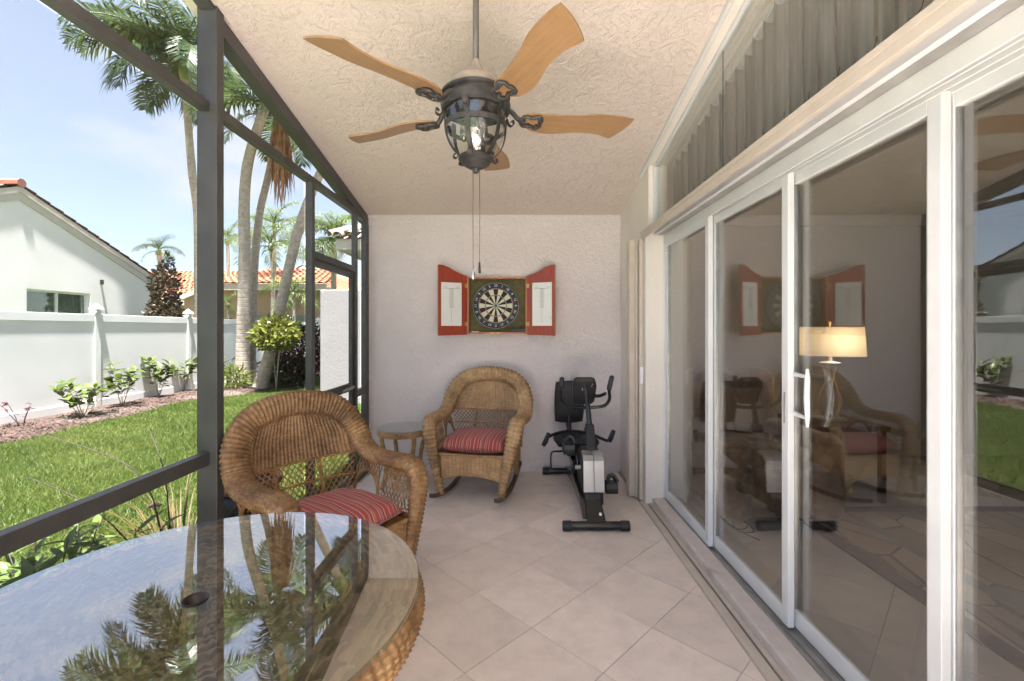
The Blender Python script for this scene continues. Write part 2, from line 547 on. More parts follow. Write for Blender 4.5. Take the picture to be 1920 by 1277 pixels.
# white moulding where the clerestory meets the ceiling
mould = tag(empty('ceiling_moulding', (XR, 2, 2.8)), 'narrow white sloping moulding along the ceiling above the vertical blinds', 'moulding')
mm = MB()
for y0, y1 in ((YD0, 3.74),):
    mm.prism([(y0, zc(y0)-.034), (y1, zc(y1)-.034), (y1, zc(y1)-.002), (y0, zc(y0)-.002)], 1.012, XR-.001, 'x')
o = mm.build('moulding_strip', alu_white, None, bevel=.004); o.parent = mould; o.location = (-XR, -2, -2.8)

# ------------------------------------------------------------------ living room behind the doors
room_wall = simple('room_wall_paint', (.56, .53, .50), .8, var=.05, vs=1.5)
room_ceil = simple('room_ceiling_paint', (.66, .63, .60), .85, var=.04)
XI1 = 6.4
struct(MB().box(1.18, XI1, -2.5, 4.9, -.15, .0455).build('room_floor', grout_mat))
rf = bpy.data.objects['room_floor']
tile_room = mk_tile('room_tile', (.62, .59, .56))
tile_floor(rf, 1.30, 4.2, .3, 4.9, .05, tile_room, ox=1.6, oy=2.0, s=.455)
struct(MB().prism([(1.18, -.15), (XI1, -.15), (XI1, 4.4), (1.18, 4.4)], 4.9, 5.0, 'y').build('room_wall_far', room_wall))
struct(MB().prism([(1.18, -.15), (XI1, -.15), (XI1, 4.4), (1.18, 4.4)], -2.6, -2.5, 'y').build('room_wall_near', room_wall))
struct(MB().box(XI1, XI1+.1, -2.6, 5.0, -.15, 4.4).build('room_wall_side', room_wall))
struct(MB().prism([(-2.5, 3.60), (4.9, 2.52), (4.9, 2.62), (-2.5, 3.70)], 1.18, XI1, 'x').build('room_ceiling', room_ceil))

# ------------------------------------------------------------------ door sill, frame, shutter tracks
sill = struct(MB().prism([(1.086, .0), (1.086, .052), (1.092, .059), (1.178, .061), (1.178, .0)], YD0, YD1-.002, 'y').build('door_sill', sill_mat, bevel=.003))

tr = tag(empty('shutter_floor_track', (1.04, 2, 0)), 'beige metal shutter track with a dark groove laid along the tiles', 'track')
t = MB(); t.box(1.000, 1.048, YD0, 3.70, -.003, .014); a = t.build('outer_lip', beige_alu, tr, bevel=.003); a.location = (-1.04, -2, 0)
t = MB(); t.box(1.0485, 1.058, YD0, 3.70, -.003, .003); a = t.build('groove', dark_gap, tr); a.location = (-1.04, -2, 0)
t = MB(); t.box(1.0585, 1.085, YD0, 3.70, -.003, .016); a = t.build('inner_lip', beige_alu, tr, bevel=.003); a.location = (-1.04, -2, 0)

tr = tag(empty('shutter_head_track', (1.03, 2, 2.16)), 'beige metal shutter track fixed under the clerestory window', 'track')
t = MB(); t.box(1.012, 1.033, YD0, 3.70, 2.137, 2.200); a = t.build('face', beige_alu, tr, bevel=.004); a.location = (-1.03, -2, -2.16)
t = MB(); t.box(1.008, 1.0118, YD0, 3.70, 2.172, 2.196); a = t.build('lip', beige_alu, tr, bevel=.0015); a.location = (-1.03, -2, -2.16)
t = MB(); t.box(1.0335, 1.048, YD0, 3.70, 2.150, 2.196); a = t.build('channel', dark_gap, tr); a.location = (-1.03, -2, -2.16)

df = tag(empty('sliding_door_frame', (1.18, 2, .06)), 'white aluminium frame of the sliding doors with head, jamb and floor tracks', 'door frame')
def dfp(name, mb, mat, bev=.002):
    o = mb.build(name, mat, df, bevel=bev); o.location = (-1.18, -2, -.06); return o
dfp('head_fascia', MB().box(1.100, 1.125, YD0, YD1-.003, 2.157, 2.1975), alu_white)
dfp('head_soffit', MB().box(1.1255, 1.178, YD0, YD1-.003, 2.158, 2.1965), alu_grey)
dfp('head_lip', MB().box(1.1785, 1.186, YD0, YD1-.003, 2.094, 2.160), alu_white)
for x in (1.214, 1.250, 1.286, 1.326): dfp('head_lip', MB().box(x, x+.005, YD0, YD1-.003, 2.100, 2.158), alu_white)
dfp('head_channel', MB().box(1.187, 1.331, YD0, YD1-.003, 2.1585, 2.1965), alu_white)
for x in (1.179, 1.214, 1.250, 1.286, 1.326): dfp('floor_rail', MB().box(x, x+.004, YD0, YD1-.003, .047, .0655 if x < 1.2 else .058), alu_grey, .001)
dfp('floor_pan', MB().box(1.1785, 1.332, YD0, YD1-.003, .030, .0468), alu_grey, 0)
dfp('jamb', MB().box(1.178, 1.331, 3.627, 3.639, .060, 2.157), alu_white)
dfp('jamb', MB().box(1.178, 1.331, .401, .415, .060, 2.157), alu_white)

def door_panel(x0, y0, y1, label, lock=None, pull=False, holes=False):
    """x0 = outer face, y0..y1 = extent along the wall"""
    e = tag(empty('sliding_door_panel', (x0, (y0+y1)/2, .06)), label, 'sliding door', 'sliding glass door panels')
    z0, z1, t = .061, 2.112, .030
    sw, rb, rt = .048, .075, .052
    L = (-x0, -(y0+y1)/2, -.06)
    def P(name, mb, mat, bev=.0025):
        o = mb.build(name, mat, e, bevel=bev); o.location = L; return o
    P('stile', MB().box(x0, x0+t, y0, y0+sw, z0, z1), alu_white)
    P('stile', MB().box(x0, x0+t, y1-sw, y1, z0, z1), alu_white)
    P('bottom_rail', MB().box(x0+.001, x0+t-.001, y0+sw+.0005, y1-sw-.0005, z0, z0+rb), alu_white)
    P('top_rail', MB().box(x0+.001, x0+t-.001, y0+sw+.0005, y1-sw-.0005, z1-rt, z1), alu_white)
    for ya, yb, za, zb in ((y0+sw, y0+sw+.006, z0+rb, z1-rt), (y1-sw-.006, y1-sw, z0+rb, z1-rt)):
        P('glazing_bead', MB().box(x0+.004, x0+t-.004, ya, yb, za, zb), alu_grey, 0)
    P('glass', MB().box(x0+.012, x0+.018, y0+sw-.004, y1-sw+.004, z0+rb-.004, z1-rt+.004), glass_door, 0)
    if lock:
        for ys in lock:
            P('flush_lock', MB().box(x0-.0035, x0+.001, ys-.007, ys+.007, .98, 1.12), alu_grey, .002)
    if holes:
        for k in range(2):
            P('screw_hole', MB().tube([(x0-.0008, y0+.022, .098+.017*k), (x0+.002, y0+.022, .098+.017*k)], .0035, 8), dark_gap, 0)
    if pull:
        pts = catmull([(x0-.004, y1-.026, .905), (x0-.040, y1-.045, .885), (x0-.052, y1-.048, 1.02), (x0-.040, y1-.045, 1.15), (x0-.004, y1-.026, 1.135)], 24)
        o = P('pull_handle', MB().tube([(x0-.022, y1-.185, .990), (x0-.028, y1-.195, 1.03), (x0-.034, y1-.200, 1.115), (x0-.028, y1-.195, 1.20), (x0-.022, y1-.185, 1.235)], [.006, .010, .0115, .010, .006], 10), white_plastic, 0)
        for zz in (1.025, 1.20):
            P('handle_post', MB().tube([(x0+.002, y1-.045, zz), (x0-.018, y1-.12, zz+.003), (x0-.028, y1-.195, zz+.003)], [.012, .009, .008], 8), white_plastic, 0)
    return e
door_panel(1.186, 2.81, 3.622, 'narrow-looking white framed glass door beside the stucco jamb and folded shutter', holes=True)
door_panel(1.221, 2.045, 2.845, 'white framed glass door showing the brown armchair, second from the folded shutter', lock=(2.068,))
door_panel(1.257, 1.345, 2.115, 'white framed glass door with a curved white pull handle', lock=(2.09,), pull=True)
door_panel(1.293, .60, 1.392, 'white framed glass door farthest from the folded shutter')
st = tag(empty('door_sticker', (1.186, 3.60, 2.04)), 'small white printed label at the top of the narrow glass door', 'sticker')
a = MB().box(-.0012, -.0006, -.036, .012, -.035, .025).build('label_sheet', white_plastic, st)
prn = simple('print_grey', (.10, .10, .10), .7, var=0)
for k, (ya, yb, z) in enumerate(((-.030, -.012, -.020), (-.008, .006, -.020), (-.030, .004, .004))):
    MB().box(-.0018, -.0013, ya, yb, z, z+.006).build('printed_line', prn, a)

# folded accordion shutter against the wall
sh = tag(empty('accordion_shutter', (1.0, 3.8, 0)), 'folded beige metal accordion shutter standing beside the glass doors', 'shutter')
def shp(name, mb, mat=beige_alu, bev=.003):
    o = mb.build(name, mat, sh, bevel=bev); o.location = (-1.0, -3.8, 0); return o
for k in range(5):
    y = 3.775 + k*.038
    shp('slat', MB().prism([(.935+.004*k, y+.012), (.942+.004*k, y), (1.010, y+.004), (1.028, y+.014), (1.010, y+.020)], .018, 2.150, 'z'))
shp('lead_post', MB().box(1.002, 1.031, 3.700, 3.735, .018, 2.136))
shp('lead_post', MB().box(.985, 1.000, 3.742, 3.770, .018, 2.146), beige_alu)
shp('gasket', MB().box(1.004, 1.029, 3.7355, 3.7415, .02, 2.13), dark_gap, 0)
shp('handle_block', MB().box(1.004, 1.030, 3.684, 3.6995, .965, 1.10), white_plastic)
for z in (.55, 1.25, 1.30, 1.8): shp('rivet', MB().tube([(.992, 3.7405, z), (.992, 3.7425, z)], .005, 8), steel, 0)

# ------------------------------------------------------------------ clerestory window with vertical blinds
cw = tag(empty('clerestory_window', (1.12, 2, 2.27)), 'sloping glass window above the sliding doors under the ceiling', 'window')
def cwp(name, mb, mat, bev=.002):
    o = mb.build(name, mat, cw, bevel=bev); o.location = (-1.12, -2, -2.27); return o
def zt(y): return zc(y) - .032
cwp('sill_bar', MB().box(1.075, 1.115, YD0+.002, 3.555, 2.2045, 2.226), alu_white)
cwp('jamb_bar', MB().box(1.070, 1.115, 3.534, 3.5555, 2.2265, zt(3.5555)), alu_white)
cwp('head_bar', MB().prism([(YD0+.002, zt(YD0)-.026), (3.533, zt(3.533)-.026), (3.533, zt(3.533)-.001), (YD0+.002, zt(YD0)-.001)], 1.075, 1.115, 'x'), alu_white)
for ya, yb in ((YD0+.004, 1.30), (1.318, 2.40), (2.418, 3.533)):
    cwp('pane', MB().prism([(ya, 2.2265), (yb, 2.2265), (yb, zt(yb)-.027), (ya, zt(ya)-.027)], 1.092, 1.097, 'x'), glass_clere, 0)
for yb in (1.309, 2.409):
    cwp('glazing_joint', MB().box(1.091, 1.098, yb-.003, yb+.003, 2.2265, zt(yb)-.028), thin_glass('joint_silicone', .1, (.8, .82, .82)), 0)
vane_mat = Mat('blind_vane')
_t = vane_mat.node('ShaderNodeBsdfTranslucent'); _t.inputs['Color'].default_value = (.5, .49, .5, 1)
vane_mat.set(Base_Color=vane_mat.ramp(vane_mat.noise(vane_mat.mapping((1, 1, .1)), 60, 2), [(.3, (.42, .41, .41)), (.7, (.58, .57, .57))]), Roughness=.28)
_x = vane_mat.node('ShaderNodeMixShader'); _x.inputs[0].default_value = .25
vane_mat.link(vane_mat.b.outputs[0], _x.inputs[1]); vane_mat.link(_t.outputs[0], _x.inputs[2]); vane_mat.link(_x.outputs[0], vane_mat.out.inputs['Surface'])
vane_mat = vane_mat.m
vb = tag(empty('vertical_blind', (1.22, 2, 2.27)), 'grey vertical vane blind hanging behind the sloping clerestory glass', 'blind')
_hr = MB().prism([(YD0, zt(YD0)-.055), (3.55, zt(3.55)-.055), (3.55, zt(3.55)-.02), (YD0, zt(YD0)-.02)], 1.20, 1.235, 'x').build('head_rail', alu_white, vb); _hr.location = (-1.22, -2, -2.27)
rr = random.Random(5)
y = .52; k = 0
while y < 3.53:
    ang = R(116 + rr.uniform(-14, 14))
    ca, sa = math.cos(ang), math.sin(ang)
    zt0 = zt(y)-.06
    mb = MB(); w = .089; n = 6
    def fn(i, j, mb=mb):
        s = (i/n-.5)*w; b = .019*(1-(2*i/n-1)**2)
        z = 2.285 + .012*(2*i/n-1)**2 if j == 0 else zt0
        return V(s*ca - b*sa, -s*sa - b*ca, z - 2.27) if False else V(s*sa + b*ca, -s*ca + b*sa, z-2.27)
    mb.grid(fn, n, 1)
    def fn2(i, j):
        p = fn(i, j); return p + V(ca, sa, 0)*-.0012
    mb.grid(fn2, n, 1)
    o = mb.build('vane', vane_mat, vb, smooth=True, fix=False); o.location = (0, y-2, 0)
    y += .098; k += 1
sillb = simple('ledge_white', (.80, .80, .79), .5, var=.03)
cwp('inner_ledge', MB().box(1.1155, 1.30, YD0+.002, 3.60, 2.245, 2.268), sillb)
for k, y in enumerate(np.arange(.95, 3.2, .165)):
    pts = [(1.19, y+.10, 2.345), (1.175, y+.06, 2.325), (1.155, y+.02, 2.318), (1.140, y-.002, 2.312), (1.138, y-.010, 2.328)]
    a = MB().tube(catmull(pts, 12), .0014, 5).build('bottom_chain', dark_gap, vb, smooth=True); a.location = (-1.22, -2, -2.27)

# ------------------------------------------------------------------ bronze screen enclosure
scr_m = Mat('insect_screen')
scr_m.n.remove(scr_m.b)
_tr = scr_m.node('ShaderNodeBsdfTransparent'); _df = scr_m.node('ShaderNodeBsdfDiffuse'); _df.inputs['Color'].default_value = (.05, .05, .05, 1)
_mx = scr_m.node('ShaderNodeMixShader'); _mx.inputs[0].default_value = .43
scr_m.link(_tr.outputs[0], _mx.inputs[1]); scr_m.link(_df.outputs[0], _mx.inputs[2]); scr_m.link(_mx.outputs[0], scr_m.out.inputs['Surface'])
screen_mat = scr_m.m

se = tag(empty('screen_enclosure', (-1.5, 2.2, 0)), 'dark bronze aluminium screen frame with posts and rails along the lawn', 'screen enclosure')
def sep(name, mb, mat=bronze, bev=.0025, parent=None):
    o = mb.build(name, mat, parent or se, bevel=bev)
    if parent is None: o.location = (1.5, -2.2, 0)
    return o
def zbeam(y): return zc(y) - .003
posts = [(-1.29, -1.24), (.20, .25), (2.206, 2.259)]
for ya, yb in posts:
    sep('post', MB().prism([(ya, 0.001), (yb, 0.001), (yb, min(zbeam(yb), zbeam(YN))), (ya, min(zbeam(ya), zbeam(YN)))], XL-.098, XL, 'x'))
# slim posts by the door
sep('door_post', MB().box(XL-.048, XL, 3.232, 3.280, .001, 2.459))
sep('door_post', MB().box(XL-.048, XL, 4.131, 4.167, .001, 2.459))
sep('wall_jamb', MB().box(XL-.048, XL, 4.392, 4.452, .001, zbeam(4.452)-.0965))
sep('wall_filler', MB().box(XL-.040, XL-.006, 4.4525, 4.4995, .001, zbeam(4.5)-.0965))
# rails between posts
def rail(ya, yb, z0, z1, xa=-1.535, xb=-1.487): sep('rail', MB().box(xa, xb, ya+.0005, yb-.0005, z0, z1))
for (a0, a1) in ((-1.24, .20), (.25, 2.206)):
    rail(a0, a1, 2.461, 2.510); rail(a0, a1, .745, .807); rail(a0, a1, .001, .05)
sep('rail', MB().box(-1.520, -1.470, 2.2595, 4.3915, 2.4605, 2.510))
rail(2.2595, 3.2315, .745, .807, -1.505, -1.457); rail(2.2595, 3.2315, .001, .05, -1.505, -1.457)
rail(4.1675, 4.3915, .785, .848, -1.498, -1.452); rail(4.1675, 4.3915, .001, .05, -1.498, -1.452)
sep('transom', MB().box(XL-.046, XL-.002, 3.2805, 4.1305, 1.922, 1.972))
# sloping eave beam
sep('eave_beam', MB().prism([(YN, zbeam(YN)-.020), (2.205, zbeam(2.205)-.020), (2.205, zbeam(2.205)-.001), (YN, zbeam(YN)-.001)], XL-.085, XL-.010, 'x'))
YN2 = 2.2595
sep('eave_beam', MB().prism([(YN2, zbeam(YN2)-.096), (4.4995, zbeam(4.4995)-.096), (4.4995, zbeam(4.4995)-.030), (YN2, zbeam(YN2)-.030)], XL-.085, XL-.010, 'x'))
sep('eave_cap', MB().prism([(YN2, zbeam(YN2)-.0295), (4.4995, zbeam(4.4995)-.0295), (4.4995, zbeam(4.4995)), (YN2, zbeam(YN2))], XL-.080, XL-.016, 'x'))
for y in (2.6, 3.05, 3.5, 3.95, 4.3):
    z = zbeam(y) - .062
    sep('screw', MB().tube([(XL-.0102, y, z), (XL-.0075, y, z)], .006, 8), screw_mat, 0)
for y, zs in ((4.392, (.35, 1.02, 1.62, 2.25)), (3.232, (.5, 1.85))):
    for z in zs: sep('screw', MB().tube([(XL-.014, y-.0025, z), (XL-.014, y+.0005, z)], .005, 8), screw_mat, 0)
# screen cloth in each bay
XS = -1.543
bays = [(-1.24, .20), (.25, 2.206), (2.259, 3.232), (4.167, 4.392)]
for a0, a1 in bays:
    xs = XS if a0 < 2.2 else -1.5085
    for z0, z1 in ((.05, .746), (.806, 2.462)):
        sep('screen_cloth', MB().add([V(xs, a0, z0), V(xs, a1, z0), V(xs, a1, z1), V(xs, a0, z1)], [(0, 1, 2, 3)]), screen_mat, 0)
sep('screen_cloth', MB().add([V(-1.5, 3.28, 1.972), V(-1.5, 4.131, 1.972), V(-1.5, 4.131, 2.461), V(-1.5, 3.28, 2.461)], [(0, 1, 2, 3)]), screen_mat, 0)
for a0, a1 in ((.0, .20), (.25, 2.206), (2.259, 4.39)):
    sep('screen_cloth', MB().add([V(-1.543, a0, 2.510), V(-1.543, a1, 2.510), V(-1.543, a1, max(2.511, zbeam(a1)-.09)), V(-1.543, a0, zbeam(a0)-.09)], [(0, 1, 2, 3)]), screen_mat, 0)

sd = tag(empty('screen_door', (-1.48, 3.7, 0)), 'dark bronze screen door with a silver lever handle on its middle rail', 'screen door')
def sdp(name, mb, mat=bronze, bev=.002):
    o = mb.build(name, mat, sd, bevel=bev); o.location = (1.48, -3.7, 0); return o
dx0, dx1 = XL-.050, XL-.022
sdp('stile', MB().box(dx0, dx1, 3.284, 3.332, .012, 1.918)); sdp('stile', MB().box(dx0, dx1, 4.070, 4.127, .012, 1.918))
sdp('top_rail', MB().box(dx0+.001, dx1-.001, 3.3325, 4.0695, 1.868, 1.918)); sdp('middle_rail', MB().box(dx0+.001, dx1-.001, 3.3325, 4.0695, .855, .925))
sdp('bottom_rail', MB().box(dx0+.001, dx1-.001, 3.3325, 4.0695, .012, .10))
for z0, z1 in ((.10, .855), (.925, 1.868)):
    sdp('screen_cloth', MB().add([V(-1.487, 3.332, z0), V(-1.487, 4.07, z0), V(-1.487, 4.07, z1), V(-1.487, 3.332, z1)], [(0, 1, 2, 3)]), screen_mat, 0)
lev = simple('lever_champagne', (.45, .40, .34), .4, .7, var=.1)
sdp('lever_handle', MB().tube([(dx1+.028, 3.80, .885), (dx1+.034, 3.86, .890), (dx1+.034, 3.98, .892), (dx1+.026, 4.05, .892), (dx1-.002, 4.062, .892)], [.009, .012, .013, .012, .010], 10), lev, 0)
sdp('door_knob', MB().tube([(dx0-.002, 3.345, .985), (dx0-.03, 3.355, .985), (dx0-.034, 3.36, .985), (dx0-.056, 3.37, .985)], [.008, .008, .017, .015], 10), black_plastic, 0)
# ================================================================== garden
ZG = -.13
lawn_m = Mat('lawn_soil_green')
_n = lawn_m.noise(None, 1.6, 6, .65); _n2 = lawn_m.noise(None, 40, 3)
_c = lawn_m.ramp(_n, [(.30, (.040, .060, .014)), (.5, (.060, .090, .018)), (.72, (.095, .095, .030))])
lawn_m.set(Base_Color=_c, Roughness=.9, Normal=lawn_m.bump(_n2, .6, .02))
XF = -8.16
lawn = struct(MB().add([V(-400, -200, ZG), V(400, -200, ZG), V(400, 900, ZG), V(-400, 900, ZG)], [(0, 1, 2, 3)]).build('lawn', lawn_m.m))
# mulch bed along the fence, uneven front edge
mulch_m = Mat('mulch_soil')
_f = mulch_m.noise(None, 30, 6, .7); _f2 = mulch_m.noise(None, .9, 4, .6)
_mc = mulch_m.ramp(_f, [(.3, (.030, .018, .014)), (.55, (.070, .043, .034)), (.75, (.12, .083, .067))])
_mc = mulch_m.mix(mulch_m.ramp(_f2, [(.52, 0.0), (.62, .8)]), _mc, (.17, .14, .115))
mulch_m.set(Base_Color=_mc, Roughness=.95, Normal=mulch_m.bump(_f, .8, .03))
def bed_edge(y): return -6.80 + .10*math.sin(y*1.3) + .08*math.sin(y*3.1+1) + (.9*math.exp(-((y-12.2)/1.5)**2))
mb = MB()
ys = np.arange(2.0, 30.0, .25)
def bf(i, j):
    y = ys[i]; xe = bed_edge(y); t = j/8
    x = (XF-.3) + t*(xe-(XF-.3))
    return V(x, y, ZG + .004 + .05*math.sin(PI*min(1, t*1.02))**.6 * (1 if j < 8 else 0) + .012*math.sin(9*x+5*y))
mb.grid(bf, len(ys)-1, 8)
struct(mb.build('mulch_bed', mulch_m.m, smooth=True))
# mulch chips
chip_m = simple('mulch_chip', (.085, .050, .038), .9, var=.6, vs=7)
N = 16000
cy = 6 + 12*rng.random(N)**1.3; t = rng.random(N)
cx = np.array([XF + .05 + tt*(bed_edge(y)+.06-XF-.05) for y, tt in zip(cy, t)])
ang = rng.random(N)*2*PI; ln = .018+.045*rng.random(N); wd = .006+.012*rng.random(N); tilt = rng.normal(0, .35, N)
cz = ZG + .02 + .045*np.sin(PI*np.clip(t, 0, 1))**.6 + .012*np.sin(9*cx+5*cy)
ux, uy = np.cos(ang), np.sin(ang)
P = np.empty((N, 4, 3))
for k, (a, b) in enumerate(((-1, -1), (1, -1), (1, 1), (-1, 1))):
    P[:, k, 0] = cx + a*ln*ux/2 - b*wd*uy/2; P[:, k, 1] = cy + a*ln*uy/2 + b*wd*ux/2; P[:, k, 2] = cz + a*np.sin(tilt)*ln/2 + .004
def raw_mesh(name, verts, nper, mat):
    nv = len(verts); nf = nv//nper
    me = bpy.data.meshes.new(name)
    me.vertices.add(nv); me.vertices.foreach_set('co', verts.astype(np.float32).ravel())
    me.loops.add(nv); me.loops.foreach_set('vertex_index', np.arange(nv, dtype=np.int32))
    me.polygons.add(nf); me.polygons.foreach_set('loop_start', np.arange(0, nv, nper, dtype=np.int32))
    me.polygons.foreach_set('loop_total', np.full(nf, nper, dtype=np.int32))
    me.materials.append(mat); me.update(calc_edges=True); me.validate()
    return me
o = inst('mulch_chips', raw_mesh('mulch_chips', P.reshape(-1, 3), 4, chip_m), None)
tag(o, 'brown bark mulch chips scattered over the bed along the white fence', 'mulch', kind='stuff')

# grass blades (one mass): density falls with distance
gm = Mat('grass_blade')
_v = gm.noise(None, 1.1, 5, .65); _w = gm.noise(None, 23, 2)
_ff = gm.math('ADD', gm.math('MULTIPLY', _v, .55), gm.math('MULTIPLY', _w, .45))
_gc = gm.ramp(_ff, [(.28, (.042, .070, .013)), (.46, (.084, .125, .022)), (.62, (.135, .165, .036)), (.78, (.20, .17, .060))])
gm.set(Base_Color=_gc, Roughness=.55); gm.b.inputs['Specular IOR Level'].default_value = .25
_t = gm.node('ShaderNodeBsdfTranslucent'); gm.link(_gc, _t.inputs['Color'])
_x = gm.node('ShaderNodeMixShader'); _x.inputs[0].default_value = .4
gm.link(gm.b.outputs[0], _x.inputs[1]); gm.link(_t.outputs[0], _x.inputs[2]); gm.link(_x.outputs[0], gm.out.inputs['Surface'])
def grass(n, x0, x1, y0, y1, h, w, pw=1.0):
    y = y0 + (y1-y0)*rng.random(n)**pw
    x = x0 + (x1-x0)*rng.random(n)
    edge = -6.80 + .10*np.sin(y*1.3) + .08*np.sin(y*3.1+1) + (.9*np.exp(-((y-12.2)/1.5)**2))
    keep = x > edge - .03 - .05*rng.random(n)
    x, y = x[keep], y[keep]; m = len(x)
    patch = .75 + .35*np.sin(x*2.1+1.3*np.sin(y*1.7)) * np.sin(y*1.9+x)
    hh = h*(.55+.7*rng.random(m))*patch.clip(.5, 1.2); ww = w*(.6+.7*rng.random(m))
    a = rng.random(m)*2*PI; l = hh*(.35+.9*rng.random(m)); b = rng.random(m)*2*PI
    P = np.empty((m, 3, 3))
    P[:, 0, 0] = x-np.cos(a)*ww/2; P[:, 0, 1] = y-np.sin(a)*ww/2; P[:, 0, 2] = ZG
    P[:, 1, 0] = x+np.cos(a)*ww/2; P[:, 1, 1] = y+np.sin(a)*ww/2; P[:, 1, 2] = ZG
    P[:, 2, 0] = x+np.cos(b)*l; P[:, 2, 1] = y+np.sin(b)*l; P[:, 2, 2] = ZG+hh
    return P.reshape(-1, 3)
G = np.concatenate([grass(260000, -7.0, -1.75, .6, 6.5, .070, .011), grass(150000, -7.2, -1.75, 6.5, 12.5, .070, .016), grass(70000, -7.2, -1.5, 12.5, 24, .07, .028),
                    grass(30000, -7.0, -1.75, -4, .6, .07, .014)])
tag(inst('lawn_grass', raw_mesh('lawn_grass', G, 3, gm.m), None), 'bright green lawn grass between the screen and the mulch bed', 'grass', kind='stuff')

# ------------------------------------------------------------------ white vinyl fence
vinyl = simple('white_vinyl', (.79, .79, .775), .38, var=.055, vs=1.1, detail=8)
ff = tag(empty('vinyl_fence', (XF, 11.32, ZG)), 'white vinyl privacy fence with peaked post caps along the mulch bed', 'fence')
def fp(name, mb, mat=vinyl, parent=None, bev=.004):
    o = mb.build(name, mat, parent or ff, bevel=bev)
    if parent is None: o.location = (-XF, -11.32, -ZG)
    return o
PY = [8.84 + 2.475*k for k in range(-5, 9)]
for k, y in enumerate(PY):
    p = fp('post', MB().box(XF-.062, XF+.040, y-.058, y+.058, ZG-.02, 1.735))
    c = MB()
    c.box(XF-.075, XF+.075, y-.075, y+.075, 1.7355, 1.757)
    s = .052
    prof = [(.050, 1.757), (.050, 1.790), (.082, 1.797), (.080, 1.812), (.055, 1.850), (.022, 1.893), (.004, 1.915)]
    vs = []; fs = []
    for r_, z in prof:
        for dx, dy in ((-1, -1), (1, -1), (1, 1), (-1, 1)): vs.append(V(XF+dx*r_, y+dy*r_, z))
    for i in range(len(prof)-1):
        for j in range(4): fs.append((i*4+j, i*4+(j+1) % 4, (i+1)*4+(j+1) % 4, (i+1)*4+j))
    fs.append((0, 3, 2, 1)); fs.append(tuple(4*(len(prof)-1)+j for j in range(4)))
    c.add(vs, fs)
    fp('post_cap', c, vinyl, p, 0)
    if k+1 < len(PY):
        a, b = y+.0625, PY[k+1]-.0625
        fp('top_rail', MB().box(XF-.025, XF+.028, a, b, 1.555, 1.698))
        fp('bottom_rail', MB().box(XF-.025, XF+.028, a, b, ZG+.005, ZG+.17))
        fp('panel', MB().box(XF-.012, XF+.012, a, b, ZG+.1705, 1.5545), bev=0)
# far return of the fence behind the palms
for k in range(4):
    pass

# ------------------------------------------------------------------ palms
palm_leaf = mk_leaf('palm_leaflet', (.045, .078, .028), (.13, .175, .065), .42, .35, 1.5)
palm_leaf2 = mk_leaf('palm_leaflet_light', (.055, .095, .022), (.16, .205, .055), .42, .4, 1.5)
dead_leaf = simple('dead_frond_brown', (.36, .19, .10), .85, var=.35, vs=6)
trunk_m = Mat('palm_trunk_bark')
_sz = trunk_m.node('ShaderNodeSeparateXYZ'); trunk_m.link(trunk_m.tc('Object'), _sz.inputs[0])
_ring = trunk_m.math('FRACT', trunk_m.math('MULTIPLY', _sz.outputs['Z'], 8.5))
_rr = trunk_m.ramp(_ring, [(0, 0.0), (.10, .9), (.9, 1.0), (1.0, 0.1)])
_nn = trunk_m.noise(None, 9, 6, .7); _nn2 = trunk_m.noise(trunk_m.mapping((1, 1, .5)), 2.2, 5, .6)
_bc = trunk_m.ramp(_nn, [(.25, (.24, .195, .155)), (.5, (.42, .36, .29)), (.75, (.58, .52, .44))])
_bc = trunk_m.mix(trunk_m.ramp(_nn2, [(.55, 0.0), (.72, .55)]), _bc, (.52, .52, .47))
_bc = trunk_m.mix(trunk_m.math('MULTIPLY_ADD', _rr, -.35, .35), _bc, (.12, .095, .07))
trunk_m.set(Base_Color=_bc, Roughness=.9, Normal=trunk_m.bump(trunk_m.math('ADD', _rr, _nn), .5, .02))
trunk_m = trunk_m.m
shaft_m = simple('crownshaft_green', (.20, .25, .10), .45, var=.2, vs=4)

def frond_mesh(name, L, e0, e1, nl, ll, mat, seed, width=.036, hang=.85):
    """arching feather leaf starting along +X at elevation e0 bending to e1"""
    r = random.Random(seed)
    n = 14; pts = [V(0, 0, 0)]
    for i in range(n):
        t = (i+.5)/n
        e = R(e0 + (e1-e0)*t**1.15)
        pts.append(pts[-1] + V(math.cos(e), 0, math.sin(e))*L/n)
    mb = MB()
    mb.tube(pts, [.024*(1-.85*i/n) * (L/2.2) + .003 for i in range(n+1)], 5)
    tot = n
    for k in range(nl):
        t = .10 + .89*k/(nl-1); f = t*tot; i = min(int(f), n-1); p = pts[i].lerp(pts[i+1], f-i)
        tg = (pts[i+1]-pts[i]).normalized()
        env = math.sin(PI*min(1, .12+t*.86))**.55
        for s in (-1, 1):
            l = ll*env*r.uniform(.8, 1.15)*(1 if t < .93 else .7)
            up = V(-tg.z, 0, tg.x)
            d = (tg*r.uniform(.45, .75) + V(0, s, 0)*r.uniform(.75, 1.0) + up*r.uniform(.05, .5)).normalized()
            g = V(0, 0, -1)
            m = p + d*l*.5 + g*l*hang*.12
            q = p + d*l*.86 + g*l*hang*r.uniform(.35, .75)
            w = tg.cross(d); w = (tg - d*tg.dot(d)).normalized()*width*(L/2.2)*.5
            mb.add([p-w*.45, p+w*.45, m+w, m-w, q], [(0, 1, 2, 3), (3, 2, 4)])
    me = mb.mesh(name, mat, fix=False)
    return me
